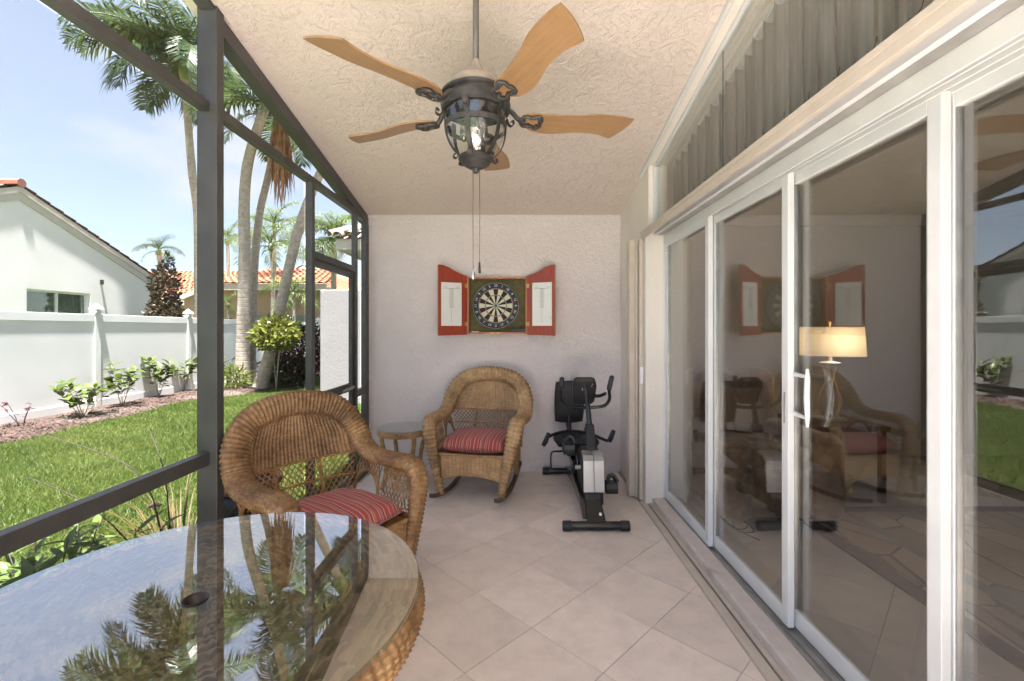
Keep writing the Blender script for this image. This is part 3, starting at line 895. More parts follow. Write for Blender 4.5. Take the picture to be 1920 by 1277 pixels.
def trunk_mesh(ctrl, r0, r1, base_flare=1.35, n=12):
    pts = catmull(ctrl, 48); k = len(pts); mb = MB()
    rr = random.Random(len(ctrl)+int(r0*1000))
    rad = []
    for i in range(k):
        t = i/(k-1)
        rad.append(.76*(r0+(r1-r0)*t**.8) * (1+(base_flare-1)*math.exp(-t*14)) * (1+rr.uniform(-.025, .025)))
    mb.tube(pts, rad, n)
    return mb, pts
FR = {}
def fronds_for(key, L, mat, ll, nl=60, hang=.85):
    if key not in FR:
        FR[key] = [frond_mesh('frond', L*s, e0, e1, nl, ll, mat, sd, hang=hang) for sd, (s, e0, e1) in enumerate(
            ((1.0, 74, 5), (1.05, 58, -38), (1.1, 40, -62), (1.0, 20, -78), (.95, -2, -84)))]
    return FR[key]
def palm(name, label, base, ctrl, r0, r1, L, ll, nfr, mat=palm_leaf, key='a', seed=1, shaft=.55, spread=None, group=None, dead=0, nl=60, wind=None, skip=None):
    e = tag(empty(name, base), label, 'palm tree', group)
    mb, pts = trunk_mesh([V(0, 0, 0)] + [Vector(c)-Vector(base) for c in ctrl], r0, r1)
    mb.build('trunk', trunk_m, e, smooth=True)
    top = pts[-1]; tg = (pts[-1]-pts[-3]).normalized()
    if shaft:
        MB().tube([top-tg*.02, top+tg*shaft*.3, top+tg*shaft*.7, top+tg*shaft], [r1*1.0, r1*1.25, r1*1.05, r1*.5], 10).build('crownshaft', shaft_m, e, smooth=True)
    hub = top + tg*shaft*.92
    FF = fronds_for(key, L, mat, ll, nl); r = random.Random(seed)
    for k in range(nfr):
        lev = [0, 1, 1, 2, 2, 3, 3, 4][k % 8] if nfr >= 8 else k % 5
        az = k*2.39996 + r.uniform(-.25, .25)
        if wind is not None:      # sea breeze combs the crown to one side
            dx, dy = math.cos(az)+wind[0], math.sin(az)+wind[1]; az = math.atan2(dy, dx)
        inst('frond', FF[lev], e, hub - tg*.12*(lev > 2), (r.uniform(-.25, .25), r.uniform(-.12, .12), az), (r.uniform(.88, 1.1),)*3)
    for k in range(dead):
        hb = MB(); rr = random.Random(seed+50+k)
        for q in range(46):
            a = rr.uniform(0, 2*PI); s0 = rr.uniform(.02, .10); l = rr.uniform(.9, 2.1)
            z0 = rr.uniform(0, .55)
            p0 = hub + V(math.cos(a)*s0, math.sin(a)*s0, -z0); p1 = p0 + V(math.cos(a)*.10+rr.uniform(-.06, .06), math.sin(a)*.1+rr.uniform(-.06, .06), -l*.5); p2 = p1 + V(rr.uniform(-.16, .16), rr.uniform(-.12, .12), -l*.5)
            w = V(rr.uniform(.012, .03), rr.uniform(-.02, .02), 0)
            hb.add([p0-w*.4, p0+w*.4, p1+w, p1-w, p2], [(0, 1, 2, 3), (3, 2, 4)])
        o = hb.build('dead_frond', dead_leaf, e, fix=False)
        o.location = (rr.uniform(-.1, .25), -.12, -.2)
    return e
def PX(px, py, Y): return V((px-968)*Y/853, Y, HC + (618-py)*Y/853)
g_p = 'tall ringed palms by the fence'
palm('tall_palm', 'tall slender palm whose full windblown crown stands behind the fence, away from the clump', (PX(372, 700, 13.2).x, 13.2, ZG),
     [PX(372, 430, 13.2), PX(360, 320, 13.2), PX(352, 220, 13.2), PX(347, 150, 13.2)], .17, .115, 2.45, .80, 26, palm_leaf, 'a', 3, .75, group=g_p, wind=(-.35, -.1))
palm('tall_palm', 'tallest thick straight palm of the clump, upright then bending towards the patio', (PX(455, 728, 12.0).x, 12.0, ZG),
     [PX(456, 620, 12), PX(459, 480, 12), PX(458, 380, 12), PX(466, 300, 12), PX(492, 215, 11.8), PX(514, 150, 11.6), PX(536, 60, 11.4)], .22, .135, 2.0, .66, 20, palm_leaf, 'g', 5, .7, group=g_p, wind=(-.15, -.2))
palm('tall_palm', 'palm of the clump with long brown dead fronds hanging from its crown', (PX(470, 722, 12.5).x, 12.5, ZG),
     [PX(472, 640, 12.5), PX(477, 500, 12.5), PX(487, 400, 12.5), PX(503, 330, 12.5), PX(517, 250, 12.5)], .16, .11, 1.9, .62, 15, palm_leaf, 'g', 8, .6, group=g_p, dead=3)
palm('tall_palm', 'palm leaning strongly out of the clump with a leafy bush round its foot', (PX(487, 722, 11.6).x, 11.6, ZG),
     [PX(512, 640, 11.6), PX(538, 520, 11.6), PX(560, 430, 11.6), PX(585, 360, 11.6), PX(612, 300, 11.6), PX(634, 250, 11.6)], .20, .125, 1.9, .62, 15, palm_leaf, 'g', 11, .6, group=g_p)
g_s = 'smaller palms beyond the fence'
palm('garden_palm', 'small dark palm standing over the tiled roof behind the white gabled house', (PX(300, 600, 27).x, 27, ZG), [PX(300, 520, 27), PX(298, 478, 27)], .16, .12, 1.35, .55, 15, palm_leaf, 'b', 13, .35, group=g_s, nl=26)
palm('garden_palm', 'mid sized palm with spreading fronds in front of the peach house', (PX(510, 610, 19).x, 19, ZG), [PX(512, 520, 19), PX(508, 470, 19)], .12, .09, 1.7, .6, 14, palm_leaf2, 'c', 17, .3, group=g_s, nl=28)
palm('garden_palm', 'palm with stiff fronds rising above the ridge between the leaning trunks', (PX(515, 600, 22).x, 22, ZG), [PX(515, 480, 22), PX(514, 430, 22)], .12, .09, 1.6, .6, 13, palm_leaf2, 'c', 19, .3, group=g_s, nl=28)
palm('garden_palm', 'low light green palm beside the leaning trunk', (PX(551, 610, 17).x, 17, ZG), [PX(551, 590, 17), PX(550, 560, 17)], .10, .08, 1.25, .5, 16, palm_leaf2, 'd', 23, .25, group=g_s, nl=26)
palm('garden_palm', 'bushy full crowned palm showing above the screen door beyond the privacy wall', (PX(624, 610, 18).x, 18, ZG), [PX(626, 520, 18), PX(627, 455, 18)], .16, .12, 1.75, .7, 26, palm_leaf2, 'e', 29, .3, group=g_s, nl=34)
palm('garden_palm', 'far palm half hidden behind the thick straight trunk', (PX(428, 600, 26).x, 26, ZG), [PX(428, 500, 26), PX(426, 455, 26)], .14, .1, 1.3, .5, 12, palm_leaf2, 'b2', 31, .3, group=g_s, nl=24)
palm('garden_palm', 'young palm in front of the peach wall beside the thick trunk', (PX(428, 618, 17).x, 17, ZG), [PX(428, 600, 17), PX(428, 575, 17)], .05, .04, .75, .35, 10, palm_leaf2, 'f', 37, .15, group=g_s, nl=20)

# ------------------------------------------------------------------ shrubs
def leaf_mesh(name, L, W, mat, fold=.25, droop=.2, n=4):
    mb = MB(); vs = []; fs = []
    for i in range(n+1):
        t = i/n; w = W/2*math.sin(PI*(t**.8)*.97+.03)
        z = L*(.12*t - droop*t*t)
        vs += [V(L*t, -w, z + w*fold), V(L*t, 0, z), V(L*t, w, z + w*fold)]
    for i in range(n):
        for j in (0, 1): fs.append((i*3+j, (i+1)*3+j, (i+1)*3+j+1, i*3+j+1))
    mb.add(vs, fs)
    return mb.mesh(name, mat, smooth=True, fix=False)
green_leaf = mk_leaf('shrub_leaf', (.050, .085, .014), (.145, .185, .040), .35, .3, 4)
dark_leaf = mk_leaf('dark_leaf', (.028, .048, .018), (.085, .11, .035), .35, .25, 4)
bronze_leaf = mk_leaf('bronze_leaf', (.060, .038, .026), (.13, .11, .05), .4, .25, 4)
red_leaf = mk_leaf('burgundy_leaf', (.055, .010, .018), (.15, .028, .04), .4, .3, 5)
croton_leaf = mk_leaf('croton_leaf', (.085, .115, .020), (.26, .26, .05), .32, .3, 6)
petunia_leaf = mk_leaf('petunia_leaf', (.060, .105, .026), (.15, .21, .055), .38, .35, 6)
stem_m = simple('stem_grey', (.30, .25, .20), .85, var=.25, vs=20)
stem_p = simple('stem_purple', (.055, .032, .036), .7, var=.25, vs=20)
lm_shrub = [leaf_mesh('leaf', .19, .11, green_leaf), leaf_mesh('leaf', .15, .09, green_leaf, .35, .1)]
lm_purple = [leaf_mesh('leaf', .08, .05, red_leaf)]
lm_pet = [leaf_mesh('leaf', .165, .030, petunia_leaf, .2, .45, 5), leaf_mesh('leaf', .13, .026, petunia_leaf, .3, .25, 5)]
def shrub(name, label, cat, base, stems, h, spread, nleaf, meshes, smat, seed, group=None, sr=.008, lo=.45):
    e = tag(empty(name, base), label, cat, group); r = random.Random(seed)
    paths = []
    for k in range(stems):
        a = 2*PI*k/stems + r.uniform(-.4, .4); s = spread*r.uniform(.5, 1); hh = h*r.uniform(.7, 1.0)
        P = catmull([V(r.uniform(-.03, .03), r.uniform(-.03, .03), -.03), V(math.cos(a)*s*.45, math.sin(a)*s*.45, hh*.45), V(math.cos(a)*s, math.sin(a)*s, hh)], 8)
        MB().tube(P, [sr*(1-.6*i/7) for i in range(8)], 5).build('stem', smat, e, smooth=True)
        paths.append(P)
    for k in range(nleaf):
        P = paths[k % stems]; t = lo + (1-lo)*r.random()**.7; f = t*7; i = min(int(f), 6); p = P[i].lerp(P[i+1], f-i)
        inst('leaf', r.choice(meshes), e, p, (r.uniform(-.5, .5), r.uniform(-.9, .35), r.uniform(0, 2*PI)), (r.uniform(.7, 1.25),)*3)
    return e
g_f = 'leafy shrubs in the mulch bed'
def bedpt(px, py): 
    Y = (HC-ZG-.04)*853/(py-618); return ((px-968)*Y/853, Y, ZG+.03)
shrub('fence_shrub', 'sparse little purple leaved twig plant at the bare end of the mulch bed', 'shrub', bedpt(40, 800), 4, .42, .22, 16, lm_purple, stem_p, 41)
shrub('fence_shrub', 'wide low leafy green shrub on bent pale stems beside the purple twig plant', 'shrub', bedpt(155, 782), 6, .66, .44, 84, lm_shrub, stem_m, 42, g_f)
shrub('fence_shrub', 'upright green shrub with forked pale stems under the nearer fence post', 'shrub', bedpt(230, 763), 6, .86, .32, 80, lm_shrub, stem_m, 43, g_f)
shrub('fence_shrub', 'dense green shrub with a tall upright tip between the two fence posts', 'shrub', bedpt(298, 745), 6, .82, .32, 90, lm_shrub, stem_m, 44, g_f)
shrub('fence_shrub', 'tall airy green shrub by the fence post beside the screen post', 'shrub', bedpt(343, 733), 6, .95, .36, 80, lm_shrub, stem_m, 45, g_f)
shrub('fence_shrub', 'green shrub filling the foot of the fence behind the thick palm trunk', 'shrub', bedpt(432, 722), 6, .75, .35, 44, lm_shrub, stem_m, 46, g_f)
shrub('fence_shrub', 'small green shrub peeping out between the palm trunks', 'shrub', bedpt(470, 715), 6, .65, .35, 40, lm_shrub, stem_m, 47, g_f)

def bush(name, label, base, rx, ry, rz, n, L, W, mat, seed, trunk=True, cat='bush', shape=None, zoff=0.0, group=None):
    """crown of many small leaves through a lumpy volume"""
    e = tag(empty(name, base), label, cat, group); r = np.random.default_rng(seed)
    lob = r.normal(size=(9, 3)); lob /= np.linalg.norm(lob, axis=1)[:, None]
    P = r.normal(size=(n, 3)); P /= np.linalg.norm(P, axis=1)[:, None]
    amp = 0.78 + .3*np.max(P @ lob.T, axis=1)**6 + .08*r.random(n)
    rad = amp*(r.random(n)**.28)
    P *= rad[:, None]
    c = np.array([P[:, 0]*rx, P[:, 1]*ry, P[:, 2]*rz + rz + zoff]).T
    if shape is not None: c[:, :2] *= shape((c[:, 2]-zoff)/(2*rz))[:, None]
    d = P + r.normal(0, .6, (n, 3)); d /= np.linalg.norm(d, axis=1)[:, None]
    s = np.cross(d, r.normal(size=(n, 3))); s /= np.linalg.norm(s, axis=1)[:, None]
    l = L*(.6+.8*r.random(n))[:, None]; w = W*(.6+.8*r.random(n))[:, None]
    Q = np.stack([c, c+d*l*.5+s*w*.5, c+d*l, c+d*l*.5-s*w*.5], axis=1).reshape(-1, 3)
    o = inst('foliage', raw_mesh('foliage', Q, 4, mat), e)
    if trunk:
        mb = MB(); q = random.Random(seed)
        for k in range(5):
            a = q.uniform(0, 2*PI)
            mb.tube(catmull([V(0, 0, -.05), V(.15*rx*math.cos(a), .15*ry*math.sin(a), (rz+zoff)*.6), V(.5*rx*math.cos(a), .5*ry*math.sin(a), rz*1.2+zoff)], 6), [.03*rz, .026*rz, .022*rz, .018*rz, .012*rz, .006*rz], 5)
        mb.build('stem', stem_m, e, smooth=True)
    return e
bush('burgundy_bush', 'rounded burgundy leaved bush beside the privacy wall', (PX(568, 0, 12.6).x, 12.6, ZG), .72, .7, .88, 5200, .085, .045, red_leaf, 61, cat='bush')
bush('croton_bush', 'yellow green leafy bush growing round the leaning palm trunk', (PX(518, 0, 11.2).x, 11.2, ZG+.05), .55, .5, .42, 1500, .15, .07, croton_leaf, 62, zoff=.95)
bush('dark_bush', 'dark leafy undergrowth at the foot of the burgundy bush', (PX(536, 0, 12.3).x, 12.3, ZG), .60, .5, .42, 1600, .11, .05, dark_leaf, 63)
bush('spiky_bush', 'grassy spiky tuft at the foot of the thick palm', (PX(440, 0, 11.5).x, 11.5, ZG), .32, .3, .26, 380, .26, .03, croton_leaf, 64, trunk=False)
bush('small_tree', 'slender dark bronze leaved small tree behind the fence by the white house', (PX(316, 0, 12.6).x-.1, 12.6, ZG), .62, .6, 1.75, 3000, .13, .065, bronze_leaf, 65, cat='tree', shape=lambda t: 1.05-.55*t+.12*np.sin(t*17))
bush('hedge', 'dark green hedge behind the fence in front of the peach house', (PX(436, 0, 16).x, 16, ZG), .6, .5, .95, 1800, .12, .05, dark_leaf, 66, cat='hedge')
bush('hedge', 'low hedge with reddish leaves behind the fence near the far post caps', (PX(562, 0, 20).x, 20, ZG), 1.1, .5, .9, 1800, .14, .06, dark_leaf, 67, cat='hedge')
bush('background_tree', 'dark rounded tree between the peach house and the privacy wall', (PX(590, 0, 24).x, 24, ZG), 1.0, .9, 1.5, 2200, .2, .09, dark_leaf, 68, cat='tree')

# ------------------------------------------------------------------ plants just outside the screen
g_q = 'purple stemmed plants outside the screen'
spots = [(-1.80, 1.00, .60), (-1.98, 1.22, .62), (-1.74, 1.42, .58), (-2.12, 1.55, .52), (-1.86, 1.72, .58), (-1.70, 1.92, .42), (-2.02, 1.98, .50), (-1.82, 2.12, .36), (-1.75, .62, .6), (-2.2, 1.05, .45)]
for k, (x, y, h) in enumerate(spots):
    shrub('petunia_plant', 'narrow leaved green plant with purplish stems growing outside the lower screen', 'plant', (x, y, ZG), 6, h+.24, .20, 84, lm_pet, stem_p, 80+k, g_q, .006, .35)
# dry golden bromeliad clump by the post
gold_m = mk_leaf('dry_gold_leaf', (.085, .055, .018), (.21, .15, .045), .6, .3, 6)
grey_m = mk_leaf('dead_grey_leaf', (.06, .05, .05), (.15, .12, .10), .8, .1, 6)
def tuft(name, label, cat, base, n, L, W, mat, seed, emin=15, emax=85, curl=1.0, extra=None):
    e = tag(empty(name, base), label, cat); r = random.Random(seed)
    for mt, cnt, nm, Ls, ea, eb in [(mat, n, 'blades', 1.0, emin, emax)] + (extra or []):
        mb = MB()
        for k in range(cnt):
            a = r.uniform(0, 2*PI); el = R(r.uniform(ea, eb)); l = L*Ls*r.uniform(.6, 1.1); w = W*r.uniform(.6, 1.2)
            side = V(-math.sin(a), math.cos(a), 0); p = V(math.cos(a)*.03, math.sin(a)*.03, 0); row = []
            for i in range(6):
                t = i/5; e2 = el - curl*t*t*1.3
                ww = w*(1-t)**.7
                row.append((p - side*ww/2, p + side*ww/2))
                p = p + V(math.cos(a)*math.cos(e2), math.sin(a)*math.cos(e2), math.sin(e2))*l/5
            vs = [q for pr in row for q in pr]
            mb.add(vs, [(2*i, 2*i+1, 2*i+3, 2*i+2) for i in range(5)])
        mb.build(nm, mt, e, smooth=True, fix=False)
    return e
tuft('bromeliad_clump', 'dry golden and grey bromeliad clump against the outside of the screen post', 'plant', (-1.82, 2.46, ZG), 330, .78, .016, gold_m, 91, 25, 88, 1.1, [(grey_m, 170, 'dead_leaves', .75, 5, 60)])
tuft('grass_clump', 'small golden grass clump among the purple stemmed plants', 'plant', (-1.72, 2.22, ZG), 60, .42, .016, gold_m, 92, 25, 85, 1.1)
# bare twig stems
tw = tag(empty('bare_twig', (-1.72, 2.30, ZG)), 'bare dark twig reaching up diagonally across the lawn outside the screen', 'twig')
for k, ctrl in enumerate((((0, 0, 0), (-.02, -.05, .45), (-.18, -.02, .82), (-.55, -.10, 1.02)), ((0, 0, 0), (-.03, 0, .5), (-.10, .05, .80), (-.34, .25, .98)), ((0, 0, 0), (-.05, -.12, .40), (-.22, -.22, .72), (-.42, -.3, .88)))):
    MB().tube(catmull(ctrl, 14), [.005*(1-.7*i/13) for i in range(14)], 5).build('stem', stem_p, tw, smooth=True)
fl = MB()
pale_flower = simple('pale_flower', (.36, .22, .18), .7, var=.2, vs=50)
ft = tag(empty('dry_flower', (-1.85, 2.37, ZG)), 'pale dried flower head on a thin stalk beside the golden bromeliad', 'flower')
MB().tube(catmull([(0, 0, 0), (.02, 0, .35), (-.02, -.02, .62)], 8), .004, 5).build('stalk', stem_p, ft, smooth=True)
for k in range(9):
    a = k*2.4; rr_ = .008*math.sqrt(k)
    fl.lathe([(.002, 0), (.010, .005), (.010, .012), (.003, .018)], (-.02+rr_*math.cos(a), -.02+rr_*math.sin(a), .615), 8)
fl.build('bloom', pale_flower, ft, smooth=True)
# glazed pot outside
potm = simple('pot_dark_glaze', (.035, .045, .060), .3, var=.4, vs=12)
terr = simple('pot_terracotta', (.36, .17, .10), .8, var=.2)
pt = tag(empty('plant_pot', (-1.79, 2.97, ZG)), 'dark blue grey glazed plant pot behind the wicker armchair outside the screen', 'pot')
MB().lathe([(.15, 0), (.21, .12), (.235, .30), (.225, .46), (.21, .52)], n=28).build('body', potm, pt, smooth=True)
MB().lathe([(.21, .5205), (.235, .525), (.238, .565), (.215, .57), (.205, .54)], n=28, cap=False).build('rim', terr, pt, smooth=True)
MB().lathe([(.0, .535), (.207, .532)], n=28, cap=False).build('soil', mulch_m.m, pt)

# ================================================================== neighbouring houses
wall_white = mk_stucco('house_white_stucco', (.82, .80, .77), .8, .06)
wall_peach = mk_stucco('house_peach_stucco', (.44, .30, .215), .5, .06)
fascia_m = simple('fascia_cream', (.56, .51, .45), .6, var=.05)
def mk_rooftile(name, a, b, axis, rows, cols):
    m = Mat(name)
    sx = m.node('ShaderNodeSeparateXYZ'); m.link(m.tc('Object'), sx.inputs[0])
    n = m.noise(None, 1.3, 4, .6); n2 = m.noise(None, 9, 2)
    f = m.math('ADD', m.math('MULTIPLY', n, .5), m.math('MULTIPLY', n2, .5))
    m.set(Base_Color=m.ramp(f, [(.3, a), (.7, b)]), Roughness=.85)
    return m.m
tile_orange = mk_rooftile('roof_tile_orange', (.20, .075, .036), (.33, .145, .078), 'x', 3, 4)
tile_pink = mk_rooftile('roof_tile_pinkish', (.20, .145, .12), (.30, .24, .21), 'x', 3, 4)
pane_m = simple('house_window_glass', (.22, .27, .25), .12, var=.2, vs=2)
drape_m = simple('house_drape', (.46, .50, .46), .8, var=.12, vs=1)
def roof_slope(e, p0, p1, q0, q1, mat, course=.33, pan=.28, thick=.045, name='roof_courses'):
    """tiled slope: eave p0->p1, ridge q0->q1, built as stepped wavy courses"""
    p0, p1, q0, q1 = map(Vector, (p0, p1, q0, q1))
    n = (p1-p0).cross(q0-p0).normalized()
    if n.z < 0: n = -n
    rows = max(1, int((q0-p0).length/course)); mb = MB()
    for r_ in range(rows):
        a0, a1 = p0.lerp(q0, r_/rows), p1.lerp(q1, r_/rows); b0, b1 = p0.lerp(q0, (r_+1)/rows), p1.lerp(q1, (r_+1)/rows)
        nc = max(2, int((a1-a0).length/pan)*4)
        vs = []
        for i in range(nc+1):
            t = i/nc; w = .5+.5*math.cos(2*PI*i/4)
            vs += [a0.lerp(a1, t)+n*(.0), a0.lerp(a1, t)+n*(thick*.5+thick*w), b0.lerp(b1, t)+n*(.005+thick*.8*w)]
        fs = []
        for i in range(nc): fs += [(3*i, 3*i+3, 3*i+4, 3*i+1), (3*i+1, 3*i+4, 3*i+5, 3*i+2)]
        mb.add(vs, fs)
    return mb.build(name, mat, e, fix=False)
# white gabled house beyond the fence: gable wall faces the patio
XH = -11.0
hA = tag(empty('white_gabled_house', (XH, 10.1, ZG)), 'white stucco house with a wide gable and red tiled roof beyond the fence', 'house')
def hp(e, name, mb, mat, off, parent=None, bev=0):
    o = mb.build(name, mat, parent or e, bevel=bev)
    if parent is None: o.location = (-off[0], -off[1], -off[2])
    return o
oA = (XH, 10.1, ZG)
YP, ZP, SL = 10.05, 4.47, .425
ZE = lambda y: ZP - SL*abs(y-YP)
ya, yb = 6.35, 13.75
wy0, wy1, wz0, wz1 = 10.22, 11.75, 1.15, 2.33
w = MB()
for poly in ([(ya, ZG), (wy0, ZG), (wy0, ZE(wy0)), (YP, ZP), (ya, ZE(ya))], [(wy0, ZG), (wy1, ZG), (wy1, wz0), (wy0, wz0)], [(wy0, wz1), (wy1, wz1), (wy1, ZE(wy1)), (wy0, ZE(wy0))], [(wy1, ZG), (yb, ZG), (yb, ZE(yb)), (wy1, ZE(wy1))]):
    w.prism(poly, XH-.15, XH, 'x')
hp(hA, 'gable_wall', w, wall_white, oA)
hp(hA, 'body_wall', MB().prism([(ya, ZG), (yb, ZG), (yb, ZE(yb)), (YP, ZP), (ya, ZE(ya))], XH-9, XH-.6, 'x'), wall_white, oA)
win = hp(hA, 'window', MB().box(XH-.14, XH-.10, wy0, wy1, wz0, wz0+.05).box(XH-.14, XH-.10, wy0, wy1, wz1-.05, wz1).box(XH-.14, XH-.10, wy0, wy0+.05, wz0+.05, wz1-.05).box(XH-.14, XH-.10, wy1-.05, wy1, wz0+.05, wz1-.05).box(XH-.145, XH-.095, (wy0+wy1)/2-.03, (wy0+wy1)/2+.03, wz0+.05, wz1-.05), alu_white, oA)
for a0, a1 in ((wy0+.05, (wy0+wy1)/2-.03), ((wy0+wy1)/2+.03, wy1-.05)):
    hp(hA, 'pane', MB().box(XH-.125, XH-.12, a0, a1, wz0+.05, wz1-.05), thin_glass('far_pane', .1, (.7, .75, .72)), oA, win)
dr = MB()
def dfn(i, j): return V(XH-.24+.02*math.sin(i*1.3), wy0+(wy1-wy0)*i/60, wz0 if j == 0 else wz1)
dr.grid(dfn, 60, 1); hp(hA, 'drape', dr, drape_m, oA)
fa = MB()
for s in (1, -1):
    def yy(d): return YP + s*d
    L_ = 3.95
    fa.prism([(yy(0), ZP+.02-.22), (yy(L_), ZP+.02-.22-SL*L_), (yy(L_), ZP+.02-SL*L_), (yy(0), ZP+.02)], XH+.002, XH+.03, 'x')
    fa.prism([(yy(0), ZP+.10-.13), (yy(L_+.05), ZP+.10-.13-SL*(L_+.05)), (yy(L_+.05), ZP+.10-SL*(L_+.05)), (yy(0), ZP+.10)], XH+.0305, XH+.05, 'x')
hp(hA, 'barge_board', fa, fascia_m, oA)
tile_red = mk_rooftile('roof_tile_red', (.20, .075, .05), (.38, .17, .11), 'x', 3, 4)
for s in (1, -1):
    yE = YP + s*4.05; zE = ZP+.11-SL*4.05
    o = roof_slope(hA, V(XH+.06, yE, zE), V(XH-9, yE, zE), V(XH+.06, YP, ZP+.11), V(XH-9, YP, ZP+.11), tile_red); o.location = (-XH, -10.1, -ZG)
o = MB().tube([(XH+.08, YP, ZP+.17), (XH-9, YP, ZP+.17)], .10, 8).build('ridge_tiles', tile_red, hA); o.location = (-XH, -10.1, -ZG)
hp(hA, 'wall_lamp', MB().box(XH+.001, XH+.06, 12.02, 12.07, 2.60, 2.72), black_plastic, oA)

# peach house with long orange tiled roof
hB = tag(empty('peach_house', (-15, 26, ZG)), 'peach stucco house with a long orange tiled roof beyond the palms', 'house')
oB = (-15, 26, ZG)
hp(hB, 'main_wall', MB().box(-30, -9.6, 25.0, 34, ZG, 3.05), wall_peach, oB)
for pr in ((V(-31, 24.2, 2.95), V(-9.2, 24.2, 2.95), V(-27, 29.5, 5.18), V(-12.6, 29.5, 5.18)), (V(-9.2, 24.2, 2.95), V(-9.2, 34.8, 2.95), V(-12.6, 29.5, 5.18), V(-12.6, 29.5, 5.18)), (V(-9.2, 34.8, 2.95), V(-31, 34.8, 2.95), V(-12.6, 29.5, 5.18), V(-27, 29.5, 5.18))):
    o = roof_slope(hB, *pr, tile_orange, .36, .30, .07); o.location = (15, -26, -ZG)
hp(hB, 'fascia', MB().box(-31, -9.2, 24.16, 24.30, 2.70, 2.94), fascia_m, oB)
# front wing with its own gable and eave, nearer
hp(hB, 'wing_wall', MB().prism([(-13.2, ZG), (-8.75, ZG), (-8.75, 3.35), (-13.2, 3.35)], 20.5, 24.9, 'y'), wall_peach, oB)
hp(hB, 'wing_fascia', MB().box(-13.6, -8.4, 20.05, 20.2, 3.15, 3.42), fascia_m, oB)
o = roof_slope(hB, V(-13.7, 20.0, 3.44), V(-8.3, 20.0, 3.44), V(-13.0, 24.2, 4.60), V(-9.3, 24.2, 4.60), tile_orange, .36, .30, .06); o.location = (15, -26, -ZG)
hp(hB, 'patio_band', MB().box(-12.4, -9.4, 20.44, 20.495, 1.4, 2.05), pane_m, oB)
hp(hB, 'gable_wall', MB().prism([(-16.5, ZG), (-13.25, ZG), (-13.25, 2.9), (-15.0, 3.55), (-16.5, 2.9)], 22.6, 24.9, 'y'), wall_peach, oB)
fa = MB()
for s in (1, -1):
    fa.prism([(-15.0, 3.52), (-15.0+s*2.1, 3.52-2.1*.42), (-15.0+s*2.1, 3.74-2.1*.42), (-15.0, 3.74)], 22.44, 22.58, 'y')
hp(hB, 'barge_board', fa, fascia_m, oB)
# tan house far right behind the leaning palm
hC = tag(empty('tan_house', (-11, 31, ZG)), 'tan gabled house with a small orange roof seen through the screen door', 'house')
oC = (-11, 31, ZG)
GX = PX(578, 0, 30).x; 
hp(hC, 'gable_wall', MB().prism([(GX-4, ZG), (GX+3.2, ZG), (GX+3.2, 3.6), (GX-.2, 5.35), (GX-4, 3.4)], 30, 38, 'y'), simple('tan_stucco', (.52, .43, .33), .85, var=.06), oC)
fa = MB()
for s in (1, -1):
    fa.prism([(GX-.2, 5.3), (GX-.2+s*4.0, 5.3-4.0*.52), (GX-.2+s*4.0, 5.56-4.0*.52), (GX-.2, 5.56)], 29.7, 29.95, 'y')
hp(hC, 'barge_board', fa, fascia_m, oC)
for s in (1, -1):
    o = roof_slope(hC, V(GX-.2+s*4.0, 29.7, 5.58-4*.52), V(GX-.2+s*4.0, 38, 5.58-4*.52), V(GX-.2, 29.7, 5.58), V(GX-.2, 38, 5.58), tile_orange, .36, .3, .06); o.location = (11, -31, -ZG)
hp(hC, 'side_wing', MB().box(GX+3.3, GX+9, 33, 40, ZG, 3.6), simple('tan_stucco_wing', (.50, .40, .30), .85, var=.06), oC)
o = roof_slope(hC, V(GX+2.8, 32.4, 3.55), V(GX+9.4, 32.4, 3.55), V(GX+3.2, 36, 5.0), V(GX+8, 36, 5.0), tile_orange, .36, .3, .06); o.location = (11, -31, -ZG)

# privacy wall of the next unit and its barrel tiled roof corner
pw = tag(empty('privacy_wall', (-2.7, 9.2, ZG)), 'pinkish white stucco privacy wall beyond the screen door', 'wall')
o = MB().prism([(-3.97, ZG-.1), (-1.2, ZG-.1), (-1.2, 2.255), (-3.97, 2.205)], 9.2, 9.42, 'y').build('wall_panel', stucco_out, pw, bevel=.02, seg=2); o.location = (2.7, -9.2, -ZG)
nu = tag(empty('neighbour_unit', (-1.5, 10.5, ZG)), 'next house unit with pale barrel tiled roof corner above the privacy wall', 'house')
oN = (-1.5, 10.5, ZG)
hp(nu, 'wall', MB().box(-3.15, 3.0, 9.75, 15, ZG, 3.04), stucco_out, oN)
hp(nu, 'soffit', MB().box(-3.60, 3.2, 9.30, 15.2, 3.045, 3.12), fascia_m, oN)
hp(nu, 'fascia', MB().box(-3.66, 3.2, 9.22, 9.295, 3.03, 3.24), fascia_m, oN)
hp(nu, 'fascia', MB().box(-3.67, -3.605, 9.296, 15.2, 3.03, 3.24), fascia_m, oN)
hp(nu, 'roof_deck', MB().add([V(-3.7, 9.18, 3.243), V(3.3, 9.18, 3.243), V(3.3, 12.2, 4.75), V(-.68, 12.2, 4.75), V(-3.7, 15.2, 3.243)], [(0, 1, 2, 3), (0, 3, 4)]), tile_pink, oN)
bt = MB()
for i in range(7):      # half-barrel, tapering
    pass
